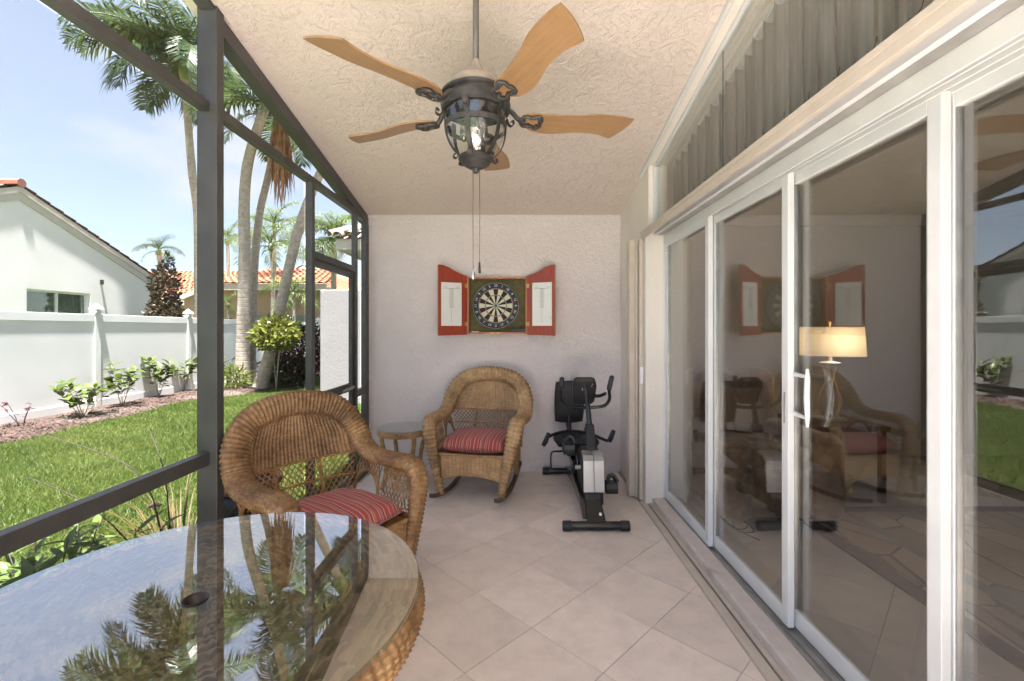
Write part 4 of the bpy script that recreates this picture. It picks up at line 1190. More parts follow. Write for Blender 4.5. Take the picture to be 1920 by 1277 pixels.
def barrel(L=.42, r=.095, n=8):
    mb = MB(); vs = []; fs = []
    for k, (y, rr_) in enumerate(((0, r), (L, r*.86))):
        for j in range(n+1):
            a = PI*j/n; vs.append(V(rr_*math.cos(a), y, rr_*math.sin(a)))
        for j in range(n+1):
            a = PI*j/n; vs.append(V((rr_-.016)*math.cos(a), y, (rr_-.016)*math.sin(a)))
    m = n+1
    for j in range(n):
        fs += [(j, j+1, 2*m+j+1, 2*m+j), (m+j+1, m+j, 3*m+j, 3*m+j+1), (j, m+j, m+j+1, j+1), (2*m+j, 2*m+j+1, 3*m+j+1, 3*m+j)]
    mb.add(vs, fs); return mb.mesh('roof_tile', tile_pink, smooth=False)
bme = barrel()
sl = math.atan2(4.75-3.243, 12.2-9.18)
for r_ in range(8):
    for c_ in range(14):
        x = -3.58 + c_*.235; d = r_*.36
        y = 9.10 + d*math.cos(sl); z = 3.262 + d*math.sin(sl) + .012
        if x < -3.62 + (y-9.18)*1.0: continue
        inst('roof_tile', bme, nu, (x+1.5, y-10.5, z-ZG), (sl+R(-1.5), 0, random.uniform(-.02, .02)))
for k in range(10):     # hip tiles climbing the corner
    t = k*.30
    inst('hip_tile', bme, nu, (-3.74+t*.93+1.5, 9.14+t*.93-10.5, 3.29+t*.463-ZG), (R(24), 0, R(-45)), (1.15, 1.05, 1.15))
# ================================================================== wicker furniture
def wv_d(i, j, a, rib):
    """relief of the weave: rounded ribs where strands pass over stakes, strand edges tucked in"""
    st, row = (i+2)//4, j//2
    d = rib*((0.0, .72, 1.0, .72)[i % 4] - .6)
    if j % 2 == 1: d += .0017 + (a if (st+row) % 2 == 0 else -a)*(0.0, .7, 1.0, .7)[i % 4]
    else: d -= .0020
    return d
def weave(mb, S, Nf, nu, nv, lu, lv, a=.0016, rib=.0075, wrapv=False, side=1):
    """woven sheet: S(u,v) point, Nf(u,v) normal; nu stakes along u, nv strands across v"""
    NU, NV = nu*4, nv*2
    def fn(i, j):
        u, v = i/NU, j/NV
        p, n = S(u, v), Nf(u, v)
        return p + n*wv_d(i, j, a, rib)*side
    mb.grid(fn, NU, NV, wrapv, uvs=lambda i, j: (i/2, j/2))
def sweep_weave(mb, ctrl, Wf, wf, tf, nstep=.023, nv=26, arc0=0.0, rib=.0085):
    """woven roll along a path; Wf(p)=outward wide axis, wf/tf half width and half thickness by t"""
    fine = catmull(ctrl, 400)
    pts, L = resample(fine, nstep/4)
    k = len(pts)-1
    fr = []
    for i in range(k+1):
        t = (pts[min(i+1, k)]-pts[max(i-1, 0)]).normalized()
        W = Wf(pts[i]); W = (W-t*W.dot(t)).normalized(); N = -(t.cross(W))
        fr.append((pts[i], W, N))
    per = .3
    NV = nv*2
    def fn(i, j):
        p, W, N = fr[i]; t = i/k; q = 2*PI*j/NV
        w, h = wf(t), tf(t)
        c, s = math.cos(q), math.sin(q)
        sg = lambda x: math.copysign(abs(x)**.8, x)
        n = (W*c/w + N*s/h).normalized()
        d = wv_d(i, j, .0016, rib)
        return p + W*sg(c)*w + N*sg(s)*h + n*d
    mb.grid(fn, k, NV, True, uvs=lambda i, j: (i/2, j/2))
    # close the ends
    for i in (0, k):
        p = fr[i][0]
        mb.add([fn(i, j) for j in range(NV)] + [p], [(j, (j+1) % NV, NV) for j in range(NV)])
def lattice(mb, S, Nf, nu, nv, r=.0036, n=10):
    """open diamond trellis of paired canes over S(u,v)"""
    for s in (1, -1):
        for k in range(-nv, nu+nv):
            P = []
            for i in range(n+1):
                v = i/n; u = (k + s*v*nv*.62 + (nv*.62 if s < 0 else 0))/nu
                if -.001 <= u <= 1.001: P.append(S(u, v) + Nf(u, v)*(.0024*s*(1 if i % 2 else -1)))
            if len(P) > 1: mb.tube(P, r, 4)
def wrapped(mb, pts, r, n=8, coil=.006):
    """cane pole wound with split cane"""
    f, L = resample([Vector(p) for p in pts], coil/2)
    mb.tube(f, [r + (.0012 if i % 2 else -.0006) for i in range(len(f))], n)

def wicker_chair(name, label, cat, loc, rz, wm, cm, rockers):
    e = tag(empty(name, loc, rz), label, cat, 'wicker chairs with striped cushions')
    zl = .045 if rockers else 0.0; kk = .70 if rockers else 1.0; rb_ = .012 if rockers else .0075          # rockers lift the seat
    HB = 1.00                              # crown of the arch
    # ---- one woven roll: front foot, leg, arm, arch and back down
    half = [(-.255, .285, .045), (-.285, .290, .20), (-.330, .290, .42), (-.362, .272, .575), (-.372, .205, .640), (-.375, .05, .640), (-.372, -.10, .645),
            (-.362, -.20, .690), (-.352, -.255, .780), (-.300, -.300, .885), (-.190, -.330, .958), (0, -.345, .985)]
    ctrl = half + [(-x, y, z) for x, y, z in half[-2::-1]]
    def Wf(p):
        c = V(0, p.y, min(p.z, .70)); d = p - c; d.y = 0
        return d if d.length > 1e-4 else V(0, 0, 1)
    xs = [0, .10, .20, .27, .36, .5]; 
    wf = lambda t: interp(min(t, 1-t), [0, .06, .14, .21, .28, .36, .5], [.026, .034, .052, .062, .064, .066, .066])
    tf = lambda t: interp(min(t, 1-t), [0, .06, .14, .21, .28, .36, .5], [.024, .028, .034, .036, .034, .034, .034])
    mb = MB(); sweep_weave(mb, ctrl, Wf, wf, tf, nstep=.023/kk, rib=.0125 if rockers else .0085)
    mb.build('woven_arm_roll', wm, e, smooth=True, fix=True)
    # ---- curved back shell
    arch = [(V(*p)) for p in half[6:]]
    az = [p.z for p in arch]; ax = [abs(p.x) for p in arch]
    def hw(z): return max(.02, interp(z, [.40, .55] + az[0:], [.300, .318] + [x-.028 for x in ax]))
    def yb(x, z): return -.235 - .115*(z-.40)/.58 - .03*math.sin(PI*(z-.40)/.58) + .55*x*x
    def back(za, zb):
        def S(u, v):
            z = za + (zb-za)*v; x = (2*u-1)*hw(z)
            return V(x, yb(x, z), z)
        return S
    Nb = lambda u, v: V(-(2*u-1)*.35, 1, .12).normalized()
    zm, zt_ = .655, .962
    for sd, off in ((1, 0), (-1, -.010)):
        mb = MB(); S0 = back(zm, zt_)
        S = (lambda u, v, S0=S0, off=off: S0(u, v) + Nb(u, v)*off)
        weave(mb, S, Nb, int(30*kk), 34, .62, .31, side=sd, rib=rb_)
        mb.build('woven_back', wm, e, smooth=True, fix=False)
    mb = MB(); lattice(mb, back(.535, zm), Nb, 20, 5)
    lattice(mb, back(.405, .535), Nb, 20, 5)
    mb.build('back_lattice', cm, e, smooth=True)
    for zz, r_ in ((.655, .006), (.535, .006), (.405, .008)):
        mb = MB(); wrapped(mb, [back(zz, zz+.01)(i/24, 0) for i in range(25)], r_)
        mb.build('back_rail', cm, e, smooth=True)
    for x in (-.13, .13):
        mb = MB(); wrapped(mb, [V(x, yb(x, z)-.012, z) for z in np.linspace(.36, .70, 12)], .011)
        mb.build('back_stake', cm, e, smooth=True)
    # ---- sides: lattice in front, arched opening behind
    for s in (-1, 1):
        def SS(u, v, s=s):
            y = .225 - u*.225; z = .40 + v*(.205 - .0*u)
            return V(s*(.315 + .040*v), y, z)
        Ns = lambda u, v, s=s: V(-s, 0, .1).normalized()
        mb = MB(); lattice(mb, SS, Ns, 8, 6); mb.build('side_lattice', cm, e, smooth=True)
        def ST(u, v, s=s):
            y = -.02 - u*.235; zlo = .40 + .155*math.sin(PI*min(1, max(0, u)))**.45; z = zlo + v*(.615-zlo)
            return V(s*(.315+.04*(z-.4)/.2), y, z)
        mb = MB(); lattice(mb, ST, Ns, 9, 2, n=4); mb.build('side_lattice', cm, e, smooth=True)
        mb = MB(); wrapped(mb, [V(s*.318, -.02, .33)] + [ST(u, 0) for u in np.linspace(0, 1, 15)] + [V(s*.318, -.255, .33)], .0095)
        mb.build('opening_hoop', cm, e, smooth=True)
        # side apron
        def SA(u, v, s=s):
            y = .265 - u*.50; zlo = .20+.06*math.sin(PI*u); return V(s*.312, y, zlo + v*(.395-zlo))
        for sd, off in ((1, 0), (-1, -.008)):
            mb = MB(); weave(mb, (lambda u, v, off=off, SA=SA, s=s: SA(u, v)+V(s*off, 0, 0)), (lambda u, v, s=s: V(s, 0, 0)), 22, 22, .5, .18, side=sd)
            mb.build('side_apron', wm, e, smooth=True, fix=False)
        # back leg
        mb = MB(); wrapped(mb, [V(s*.275, -.235, .40), V(s*.27, -.255, .22), V(s*.262, -.285, .02+zl)], .021, 10)
        mb.build('back_leg', cm, e, smooth=True)
    # ---- front apron with arched lower edge
    def SF(u, v):
        x = (2*u-1)*.285; zlo = .165 + .055*(1-(2*u-1)**2); return V(x*(1+.08*v), .285-.01*v + .012*(1-(2*u-1)**2), zlo + v*(.375-zlo))
    for sd, off in ((1, 0), (-1, -.010)):
        mb = MB(); weave(mb, (lambda u, v, off=off: SF(u, v)+V(0, off, 0)), (lambda u, v: V(0, 1, 0)), int(26*kk), 24, .57, .2, side=sd, rib=rb_)
        mb.build('front_apron', wm, e, smooth=True, fix=False)
    mb = MB(); wrapped(mb, [SF(u, 0) for u in np.linspace(0, 1, 20)], .0105); mb.build('apron_edge', cm, e, smooth=True)
    mb = MB(); wrapped(mb, [SF(u, 1) for u in np.linspace(0, 1, 20)], .010); mb.build('seat_rim', cm, e, smooth=True)
    MB().box(-.30, .30, -.25, .272, .345, .366).build('seat_deck', cm, e)
    if rockers:
        rw = mk_wood('rocker_wood', (.055, .030, .020), (.12, .065, .042), .4)
        for s in (-1, 1):
            P = []
            Rr = 1.35
            for i in range(25):
                a = R(-22 + 42*i/24)
                y = .02 + Rr*math.sin(a); z = Rr*(1-math.cos(a))
                P.append((y, z))
            poly = [(y, z+.001) for y, z in P] + [(y, z+.034) for y, z in P[::-1]]
            MB().prism(poly, s*.262-.016, s*.262+.016, 'x').build('rocker', rw, e, bevel=.004)
    return e
def cushion(name, label, loc, rz, w, d, h, group, seed=0):
    n = 22
    mb = MB()
    def f(i, j, top):
        u, v = 2*i/n-1, 2*j/n-1
        # rounded-square outline
        k = .86; x = u*(1-.0*abs(v)); y = v
        sq = lambda a, b: a*math.sqrt(max(0, 1-.16*b*b))
        x, y = sq(u, v), sq(v, u)
        e_ = max(abs(u), abs(v)); prof = (1-e_**8)
        dome = .55+.45*(1-.5*(u*u+v*v))
        z = (h/2)*(prof**.5)*dome*(1 if top else -.75)
        z += .003*math.sin(9*u+seed)*math.sin(7*v+seed) * (1 if top else 0)
        return V(x*w/2, y*d/2, z)
    mb.grid(lambda i, j: f(i, j, True), n, n); mb.grid(lambda i, j: f(i, j, False), n, n)
    o = mb.build(name, stripe_mat, None, smooth=True)
    bm = bmesh.new(); bm.from_mesh(o.data); bmesh.ops.remove_doubles(bm, verts=bm.verts, dist=1e-5); bmesh.ops.recalc_face_normals(bm, faces=bm.faces); bm.to_mesh(o.data); bm.free()
    o.data.polygons.foreach_set('use_smooth', [True]*len(o.data.polygons))
    o.location = loc; o.rotation_euler = (0, 0, rz)
    tag(o, label, 'cushion', group)
    ring = [f(i, 0, True) for i in range(n+1)] + [f(n, j, True) for j in range(1, n+1)] + [f(n-i, n, True) for i in range(1, n+1)] + [f(0, n-j, True) for j in range(1, n+1)]
    for dz in (.006, -.006):
        pip = MB().tube([p + V(0, 0, dz) for p in ring], .0035, 6, cap=False).build('piping', stripe_mat, o, smooth=True)
    return o
def rot_fwd(dx, dy): return math.atan2(dy, dx) - PI/2
# armchair by the screen, facing the house
fA = rot_fwd(.82, -.57)
cA = (-.975, 2.385, .002)
wicker_chair('wicker_armchair', 'brown wicker armchair with arched back drawn up to the glass topped table', 'armchair', cA, fA, wicker_mat, cane_mat, False)
def loc_in(c, rz, x, y, z): return (c[0]+x*math.cos(rz)-y*math.sin(rz), c[1]+x*math.sin(rz)+y*math.cos(rz), c[2]+z)
cushion('seat_cushion', 'red striped seat cushion on the brown armchair at the table', loc_in(cA, fA, 0, .012, .425), fA, .58, .52, .15, 'striped seat cushions', 1)
# rocking chair by the back wall
fR = rot_fwd(-.20, -.98)
cR = (-.315, 3.98, .002)
wicker_chair('wicker_rocking_chair', 'honey coloured wicker rocking chair standing by the stucco back wall', 'rocking chair', cR, fR, wicker_rocker, cane_rocker, True)
cushion('seat_cushion', 'red striped seat cushion on the honey coloured rocking chair', loc_in(cR, fR, 0, .012, .432), fR, .58, .53, .18, 'striped seat cushions', 3)

# ------------------------------------------------------------------ small side table
stb = tag(empty('side_table', (-1.0, 4.05, .001)), 'small round wicker side table with grey glass top beside the rocking chair', 'side table')
grey_top = simple('side_table_inset', (.30, .285, .27), .5, var=.15, vs=20)
MB().lathe([(.0, .528), (.225, .528), (.225, .534), (.0, .534)], n=40, cap=False).build('table_inset', grey_top, stb, smooth=False)
MB().lathe([(.0, .5345), (.236, .5345), (.239, .538), (.236, .5415), (.0, .5415)], n=48, cap=False).build('glass_top', glass_small, stb, auto=40)
mb = MB()
def band(R0, z0, z1, nst, nr, bulge=.010):
    def S(u, v): 
        a = 2*PI*u; r = R0 + bulge*math.sin(PI*v); return V(r*math.cos(a), r*math.sin(a), z0+(z1-z0)*v)
    def Nn(u, v): a = 2*PI*u; return V(math.cos(a), math.sin(a), 0)
    return S, Nn
S, Nn = band(.222, .475, .533, 0, 0); weave(mb, S, Nn, 72, 8, 1.4, .06); mb.build('woven_rim', wicker_rocker, stb, smooth=True, fix=False)
for k in range(4):
    a = R(38) + k*PI/2; c, s = math.cos(a), math.sin(a)
    mb = MB(); wrapped(mb, catmull([(.205*c, .205*s, .49), (.200*c, .200*s, .42), (.165*c, .165*s, .28), (.165*c, .165*s, .16), (.205*c, .205*s, .02)], 30), .0185, 10)
    mb.build('leg', cane_rocker, stb, smooth=True)
    mb = MB(); wrapped(mb, catmull([(.165*c, .165*s, .30), (.12*c, .12*s, .20), (.05*c, .05*s, .175)], 10), .008); mb.build('brace', cane_rocker, stb, smooth=True)
mb = MB(); S, Nn = band(.165, .145, .178, 0, 0, .006); weave(mb, S, Nn, 52, 5, 1.0, .04); 
mb.lathe([(.0, .176), (.166, .176)], n=40, cap=False); mb.build('lower_shelf', wicker_rocker, stb, smooth=True, fix=False)

# ------------------------------------------------------------------ round dining table with glass top
TX, TY, TZ, TR = -.787, 1.115, .740, .530
dt = tag(empty('dining_table', (TX, TY, .001)), 'round woven wicker dining table with a glass top and umbrella hole', 'table')
# radial-and-ring woven disc under the glass
top_m = mk_wicker('wicker_table_top', (.10, .050, .022), (.30, .19, .095), (.56, .41, .24), .30)
mb = MB(); NR, NA = 92, 224
def disc(i, j):
    r = .034 + (TR-.020-.034)*i/NR; a = 2*PI*j/NA
    nst = 60 if r > .22 else 60
    ph = math.cos(a*nst/2*1.0)
    z = TZ - .018 + (.0024 if i % 2 else -.0022) + .0020*(1 if (j//2+i//2) % 2 else -1)*(1 if j % 2 == 0 else 0) + .0042*math.cos(2*PI*j/4*1.0)*(.4+.6*i/NR)
    return V(r*math.cos(a), r*math.sin(a), z)
mb.grid(disc, NR, NA, True, uvs=lambda i, j: (j/2, i/2))
mb.build('woven_top', top_m, dt, smooth=True, fix=False)
mb = MB()
def SB(u, v):
    a = -2*PI*u; q = v
    r = TR - .012 + .030*math.sin(PI*min(1, q*1.05))**.7 - .03*max(0, q-.55); z = TZ - .010 - .115*q
    return V(r*math.cos(a), r*math.sin(a), z)
def NB(u, v): a = -2*PI*u; return V(math.cos(a), math.sin(a), .2-.4*v).normalized()
weave(mb, SB, NB, 120, 17, 3.4, .12, a=.003, rib=.004); mb.build('woven_apron', wicker_mat, dt, smooth=True, fix=False)

_gt = MB(); _gt.lathe([(.026, TZ-.0085), (TR+.004, TZ-.0085), (TR+.0075, TZ-.006)], n=128, cap=False); _gt.mi = 1; _gt.lathe([(TR+.0075, TZ-.006), (TR+.0075, TZ-.002), (TR+.004, TZ)], n=128, cap=False); _gt.mi = 2; _gt.lathe([(TR+.004, TZ), (.026, TZ)], n=128, cap=False)
_gt.build('glass_top', [thin_glass('table_glass_underside', .02, (.97, .98, .97)), thin_glass('table_glass_rim', .12, (.60, .74, .70)), glass_table], dt, fix=False)
edge_m = thin_glass('glass_edge_green', .10, (.62, .78, .72))
hole_m = simple('umbrella_ring', (.030, .012, .008), .35, var=.3)
MB().lathe([(.0265, TZ-.035), (.0265, TZ+.002), (.0285, TZ+.003), (.0285, TZ+.0005), (.0245, TZ+.0015), (.0225, TZ-.035)], n=32, cap=False).build('umbrella_ring', hole_m, dt, smooth=True)
MB().lathe([(.0, TZ-.034), (.0265, TZ-.034)], n=24, cap=False).build('hole_plug', hole_m, dt)
for k in range(4):
    a = R(45)+k*PI/2; c, s = math.cos(a), math.sin(a)
    mb = MB(); wrapped(mb, catmull([(.40*c, .40*s, .70), (.36*c, .36*s, .55), (.26*c, .26*s, .30), (.30*c, .30*s, .12), (.36*c, .36*s, .02)], 24), .026, 10)
    mb.build('leg', cane_mat, dt, smooth=True)
mb = MB(); S, Nn = band(.24, .20, .24, 0, 0, .008); weave(mb, S, Nn, 76, 6, 1.5, .05); mb.build('lower_hoop', wicker_mat, dt, smooth=True, fix=False)
# ================================================================== ceiling fan
FX, FY = -.176, 1.98
fz = 2.33
cf = tag(empty('ceiling_fan', (FX, FY, 2.10)), 'five bladed ceiling fan with caged lantern light on a long rod', 'ceiling fan')
def fpt(name, mb, mat, smooth=False, bev=0, parent=None, auto=None):
    o = mb.build(name, mat, parent or cf, smooth=smooth, bevel=bev, auto=auto)
    if parent is None: o.location = (0, 0, -2.10)
    return o
fpt('downrod', MB().tube([(0, 0, 2.52), (0, 0, zc(FY)-.04)], .0135, 16), fan_rod, True)
fpt('canopy', MB().lathe([(.02, zc(FY)-.10), (.05, zc(FY)-.075), (.07, zc(FY)-.02), (.072, zc(FY)+.02)], n=28), fan_rod, auto=40)
fpt('rod_collar', MB().lathe([(.016, 2.575), (.020, 2.56), (.036, 2.528), (.050, 2.510), (.052, 2.502)], n=24, cap=False), fan_dome, auto=45)
fpt('motor_dome', MB().lathe([(.050, 2.5015), (.082, 2.494), (.108, 2.474), (.120, 2.448), (.124, 2.432)], n=40, cap=False), fan_dome, auto=45)
fpt('motor_ring', MB().lathe([(.118, 2.4315), (.140, 2.428), (.150, 2.420), (.150, 2.410), (.136, 2.404), (.136, 2.392), (.148, 2.388), (.152, 2.372), (.148, 2.352), (.138, 2.345), (.128, 2.352)], n=56, cap=False), fan_metal, auto=40)
# lantern glass, seeded
fpt('lantern_glass', MB().lathe([(.130, 2.350), (.131, 2.320), (.127, 2.280), (.117, 2.235), (.101, 2.195), (.080, 2.165), (.066, 2.150)], n=56, cap=False), glass_lantern, True)
fpt('lantern_top_plate', MB().lathe([(.0, 2.348), (.127, 2.348)], n=40, cap=False), fan_metal)
fpt('lantern_base', MB().lathe([(.0, 2.160), (.064, 2.160), (.074, 2.152), (.076, 2.140), (.060, 2.130), (.060, 2.122), (.038, 2.108), (.014, 2.104), (.016, 2.096), (.010, 2.084), (.0, 2.082)], n=36, cap=False), fan_metal, auto=40)
fpt('cage_hoop', MB().lathe([(.132, 2.292), (.136, 2.292), (.133, 2.270), (.129, 2.270), (.132, 2.292)], n=56, cap=False), fan_metal)
for k in range(6):
    a = R(20) + k*PI/3; c, s = math.cos(a), math.sin(a)
    prof = [(.160, 2.330), (.172, 2.338), (.174, 2.322), (.163, 2.312), (.150, 2.318), (.142, 2.338), (.138, 2.33), (.137, 2.295), (.131, 2.245), (.117, 2.205), (.097, 2.175), (.080, 2.160), (.078, 2.150), (.086, 2.138), (.097, 2.140), (.097, 2.152), (.090, 2.156)]
    P = catmull([(r*c, r*s, z) for r, z in prof], 60)
    t = V(-s, c, 0)
    mb = MB(); vs = []; fs = []
    for i, p in enumerate(P):
        tg = (P[min(i+1, 59)]-P[max(i-1, 0)]).normalized(); nn = tg.cross(t).normalized()
        for da, db in ((-1, -1), (1, -1), (1, 1), (-1, 1)): vs.append(p + t*.0095*da + nn*.0016*db)
    for i in range(59):
        for j in range(4): fs.append((i*4+j, i*4+(j+1) % 4, (i+1)*4+(j+1) % 4, (i+1)*4+j))
    fs += [(0, 3, 2, 1), (236, 237, 238, 239)]
    mb.add(vs, fs); fpt('cage_strap', mb, fan_metal)
bulb_m = thin_glass('bulb_glass_off', .15, (.55, .53, .5))
for k in range(3):
    a = R(75)+k*2*PI/3; c, s = math.cos(a), math.sin(a)
    b = fpt('lamp_socket', MB().tube([(.03*c, .03*s, 2.347), (.045*c, .045*s, 2.290)], .016, 12), fan_metal, True)
    fpt('bulb', MB().lathe([(.004, 2.215), (.012, 2.225), (.019, 2.250), (.015, 2.280), (.011, 2.305)], (.052*c, .052*s, 0), 14), bulb_m, True)
# blades
blade_m = Mat('blade_maple')
_g = blade_m.noise(blade_m.mapping((3, 60, 60)), 1.0, 6, .6, .6); _g2 = blade_m.noise(None, 14, 4, .6)
_bc = blade_m.mix(.5, blade_m.ramp(_g, [(.25, (.18, .098, .042)), (.5, (.285, .168, .080)), (.75, (.37, .23, .118))]), blade_m.ramp(_g2, [(.3, (.25, .15, .072)), (.7, (.36, .22, .112))]))
blade_m.set(Base_Color=_bc, Roughness=.38); blade_m.b.inputs['Specular IOR Level'].default_value = .5
blade_m = blade_m.m
def blade_mesh():
    mb = MB(); n = 26; r0, r1 = .205, .675
    def fn(i, j, top):
        t = i/n; r = r0+(r1-r0)*t
        half = interp(t, [0, .05, .13, .3, .55, .8, .95, 1], [.020, .044, .060, .064, .058, .066, .073, .071])
        off = .018*math.sin(2*PI*(t*.95+.02))          # swept, slightly S shaped outline
        s = -1 + 2*j/8
        cut = (.030*(s) - .012*(1-s*s))*(t**6)
        return V(r - cut + .008*t**6, off + s*half, (.0035 if top else -.0035))
    mb.grid(lambda i, j: fn(i, j, True), n, 8); mb.grid(lambda i, j: fn(i, j, False), n, 8)
    o = []
    rim = [(i, 0) for i in range(n+1)] + [(n, j) for j in range(1, 9)] + [(n-i, 8) for i in range(1, n+1)] + [(0, 8-j) for j in range(1, 8)]
    vs = []
    for i, j in rim: vs += [fn(i, j, True), fn(i, j, False)]
    m = len(rim); mb.add(vs, [(2*k, 2*k+1, (2*k+3) % (2*m), (2*k+2) % (2*m)) for k in range(m)])
    me = mb.mesh('blade', blade_m)
    bm = bmesh.new(); bm.from_mesh(me); bmesh.ops.remove_doubles(bm, verts=bm.verts, dist=1e-5); bmesh.ops.recalc_face_normals(bm, faces=bm.faces); bm.to_mesh(me); bm.free()
    return me
bme = blade_mesh()
def iron_mesh():
    mb = MB()
    z = -.013
    mb.tube(catmull([(.125, 0, .045), (.155, 0, .035), (.185, 0, .0), (.205, 0, z)], 12), [.011]*12, 8)
    loop = [(.195, 0, z), (.215, .030, z), (.250, .026, z), (.275, .040, z), (.292, .020, z), (.288, 0, z), (.292, -.020, z), (.275, -.040, z), (.250, -.026, z), (.215, -.030, z), (.195, 0, z)]
    mb.tube(catmull(loop, 40), .0085, 8)
    for x, y in ((.215, .0), (.278, .028), (.278, -.028), (.24, .026)):
        mb.lathe([(.0, z-.011), (.006, z-.010), (.008, z-.004), (.008, z+.010)], (x, y, 0), 10, cap=False)
    return mb.mesh('blade_iron', fan_metal, smooth=True)
ime = iron_mesh()
for k in range(5):
    a = R(85 + 72*k)
    b = inst('blade', bme, cf, (0, 0, fz+.045-2.10), (0, 0, 0))
    b.matrix_local = Matrix.Translation((0, 0, fz+.012-2.10)) @ Matrix.Rotation(a, 4, 'Z') @ Matrix.Rotation(R(-13), 4, 'X')
    inst('blade_iron', ime, b)
chain_m = simple('pull_chain_brass', (.22, .18, .13), .4, .7, var=0)
for dx, zb, kind in ((-.010, 1.662, 0), (.018, 1.690, 1)):
    n = int((2.10-zb)/.02)
    c = fpt('pull_chain', MB().tube([(dx, -.02, 2.10), (dx*1.05, -.021, 1.9), (dx*1.0, -.02, zb)], .0016, 5), chain_m, True)
    if kind == 0: fpt('chain_pull', MB().lathe([(.001, zb+.004), (.003, zb), (.007, zb-.010), (.0105, zb-.026), (.010, zb-.036), (.004, zb-.046), (.001, zb-.047)], (dx, -.02, 0), 16), steel, True)
    else: fpt('chain_pull', MB().lathe([(.002, zb+.004), (.0038, zb), (.0062, zb-.038), (.005, zb-.045), (.001, zb-.046)], (dx, -.02, 0), 14), black_plastic, True)

# ================================================================== dartboard cabinet
cherry = mk_wood('cherry_wood', (.24, .026, .010), (.40, .055, .018), .32, (24, 24, 2), .25)
cherry_edge = mk_wood('cherry_edge', (.46, .15, .06), (.58, .22, .10), .4, (24, 24, 2))
baize = simple('olive_felt', (.120, .105, .048), .9, var=.25, vs=30)
board_white = simple('score_white', (.80, .80, .79), .3, var=.03)
ink = simple('score_ink', (.13, .13, .14), .6, var=0)
CX0, CX1, CZ0, CZ1 = -.475, .104, 1.361, 1.914
cab = tag(empty('dartboard_cabinet', (-.186, YB, 1.36)), 'open cherry wood dartboard cabinet with white scoreboards on its doors', 'cabinet')
cc = (-.186, YB, 1.36)
def cp(name, mb, mat, bev=0.0, parent=None):
    o = mb.build(name, mat, parent or cab, bevel=bev)
    if parent is None: o.location = (-cc[0], -cc[1], -cc[2])
    return o
yd = YB-.085
cp('back_panel', MB().box(CX0+.012, CX1-.012, YB-.014, YB-.002, CZ0+.012, CZ1-.012), baize)
cp('side', MB().box(CX0, CX0+.014, yd, YB-.002, CZ0, CZ1), cherry_edge, .002); cp('side', MB().box(CX1-.014, CX1, yd, YB-.002, CZ0, CZ1), cherry_edge, .002)
cp('top', MB().box(CX0+.0145, CX1-.0145, yd+.001, YB-.002, CZ1-.016, CZ1-.001), cherry_edge, .002); cp('bottom', MB().box(CX0+.0145, CX1-.0145, yd+.001, YB-.002, CZ0+.001, CZ0+.016), cherry_edge, .002)
def door(side):
    """hinge at the cabinet edge; top edge sweeps up to the outer end"""
    W = .288; D = empty('door', (0, 0, 0)); D.parent = cab
    hx = CX0-.004 if side < 0 else CX1+.004
    D.location = (hx-cc[0], yd-.002-cc[1], 1.361-cc[2]); D.rotation_euler = (0, 0, R(-26)*(-1 if side < 0 else 1)); 
    s = side
    tops = [(0, .560), (.10, .566), (.25, .580), (.45, .604), (.65, .635), (.85, .653), (1, .655)]
    poly = [(s*.002, -.008)] + [(s*W, -.016)] + [(s*W*t, z) for t, z in tops[::-1] if t > 0] + [(s*.002, .560)]
    d = MB().prism(poly, -.016, 0, 'y').build('door_panel', [cherry], D, bevel=.002)
    # lighter end grain strip on the outer edge
    x = s*W
    MB().prism([(x+s*.0005, -.014), (x+s*.004, -.014), (x+s*.004, .650), (x+s*.0005, .650)], -.0155, -.0005, 'y').build('edge_strip', cherry_edge, D)
    a, b = (.060, .262)
    xa, xb = sorted((s*a, s*b))
    sb = MB().box(xa, xb, -.0195, -.0165, .078, .490).build('scoreboard', board_white, D, bevel=.0008)
    y0 = -.0203; y1 = -.0196
    cx = (xa+xb)/2
    mb = MB(); mb.box(xa+.016, xb-.016, y0, y1, .432, .4345)
    for xx in (xa+.03, xb-.055): mb.box(xx, xx+.028, y0, y1, .446, .4485)
    mb.build('score_header', ink, sb)
    mb = MB()
    for k in range(9): mb.box(cx-.019, cx+.019, y0, y1, .250+.0225*k, .2512+.0225*k)
    for xx in (-.0195, .0183): mb.box(cx+xx, cx+xx+.0012, y0, y1, .250, .4315)
    for k in range(8):
        mb.box(cx-.010, cx-.004, y0, y1, .257+.0225*k, .267+.0225*k); mb.box(cx+.003, cx+.009, y0, y1, .257+.0225*k, .267+.0225*k)
    mb.build('score_ladder', ink, sb)
    MB().box(cx-.0008, cx+.0008, y0, y1, .105, .2495).build('score_line', ink, sb)
    for xx in (xa+.012, xb-.012):
        for zz in (.092, .476): MB().tube([(xx, -.0195, zz), (xx, -.0212, zz)], .0032, 8).build('screw', steel, sb)
    for zz in (.095, .465):
        h = MB(); h.box(min(s*.001, s*.026), max(s*.001, s*.026), -.0182, -.0162, zz-.020, zz+.020); h.tube([(0, -.020, zz-.021), (0, -.020, zz+.021)], .0045, 10)
        h.build('hinge', brass, D)
    return D
door(-1); door(1)
for x, zz in ((-.235, 1.9185), (-.155, 1.9185), (.02, 1.9185)):
    cp('catch', MB().box(x-.010, x+.010, yd-.004, yd+.006, CZ1-.0165-.001, CZ1+.003), brass)
for x in (-.235, -.175): cp('catch', MB().box(x-.010, x+.010, yd-.004, yd+.006, CZ0-.002, CZ0+.0165), brass)
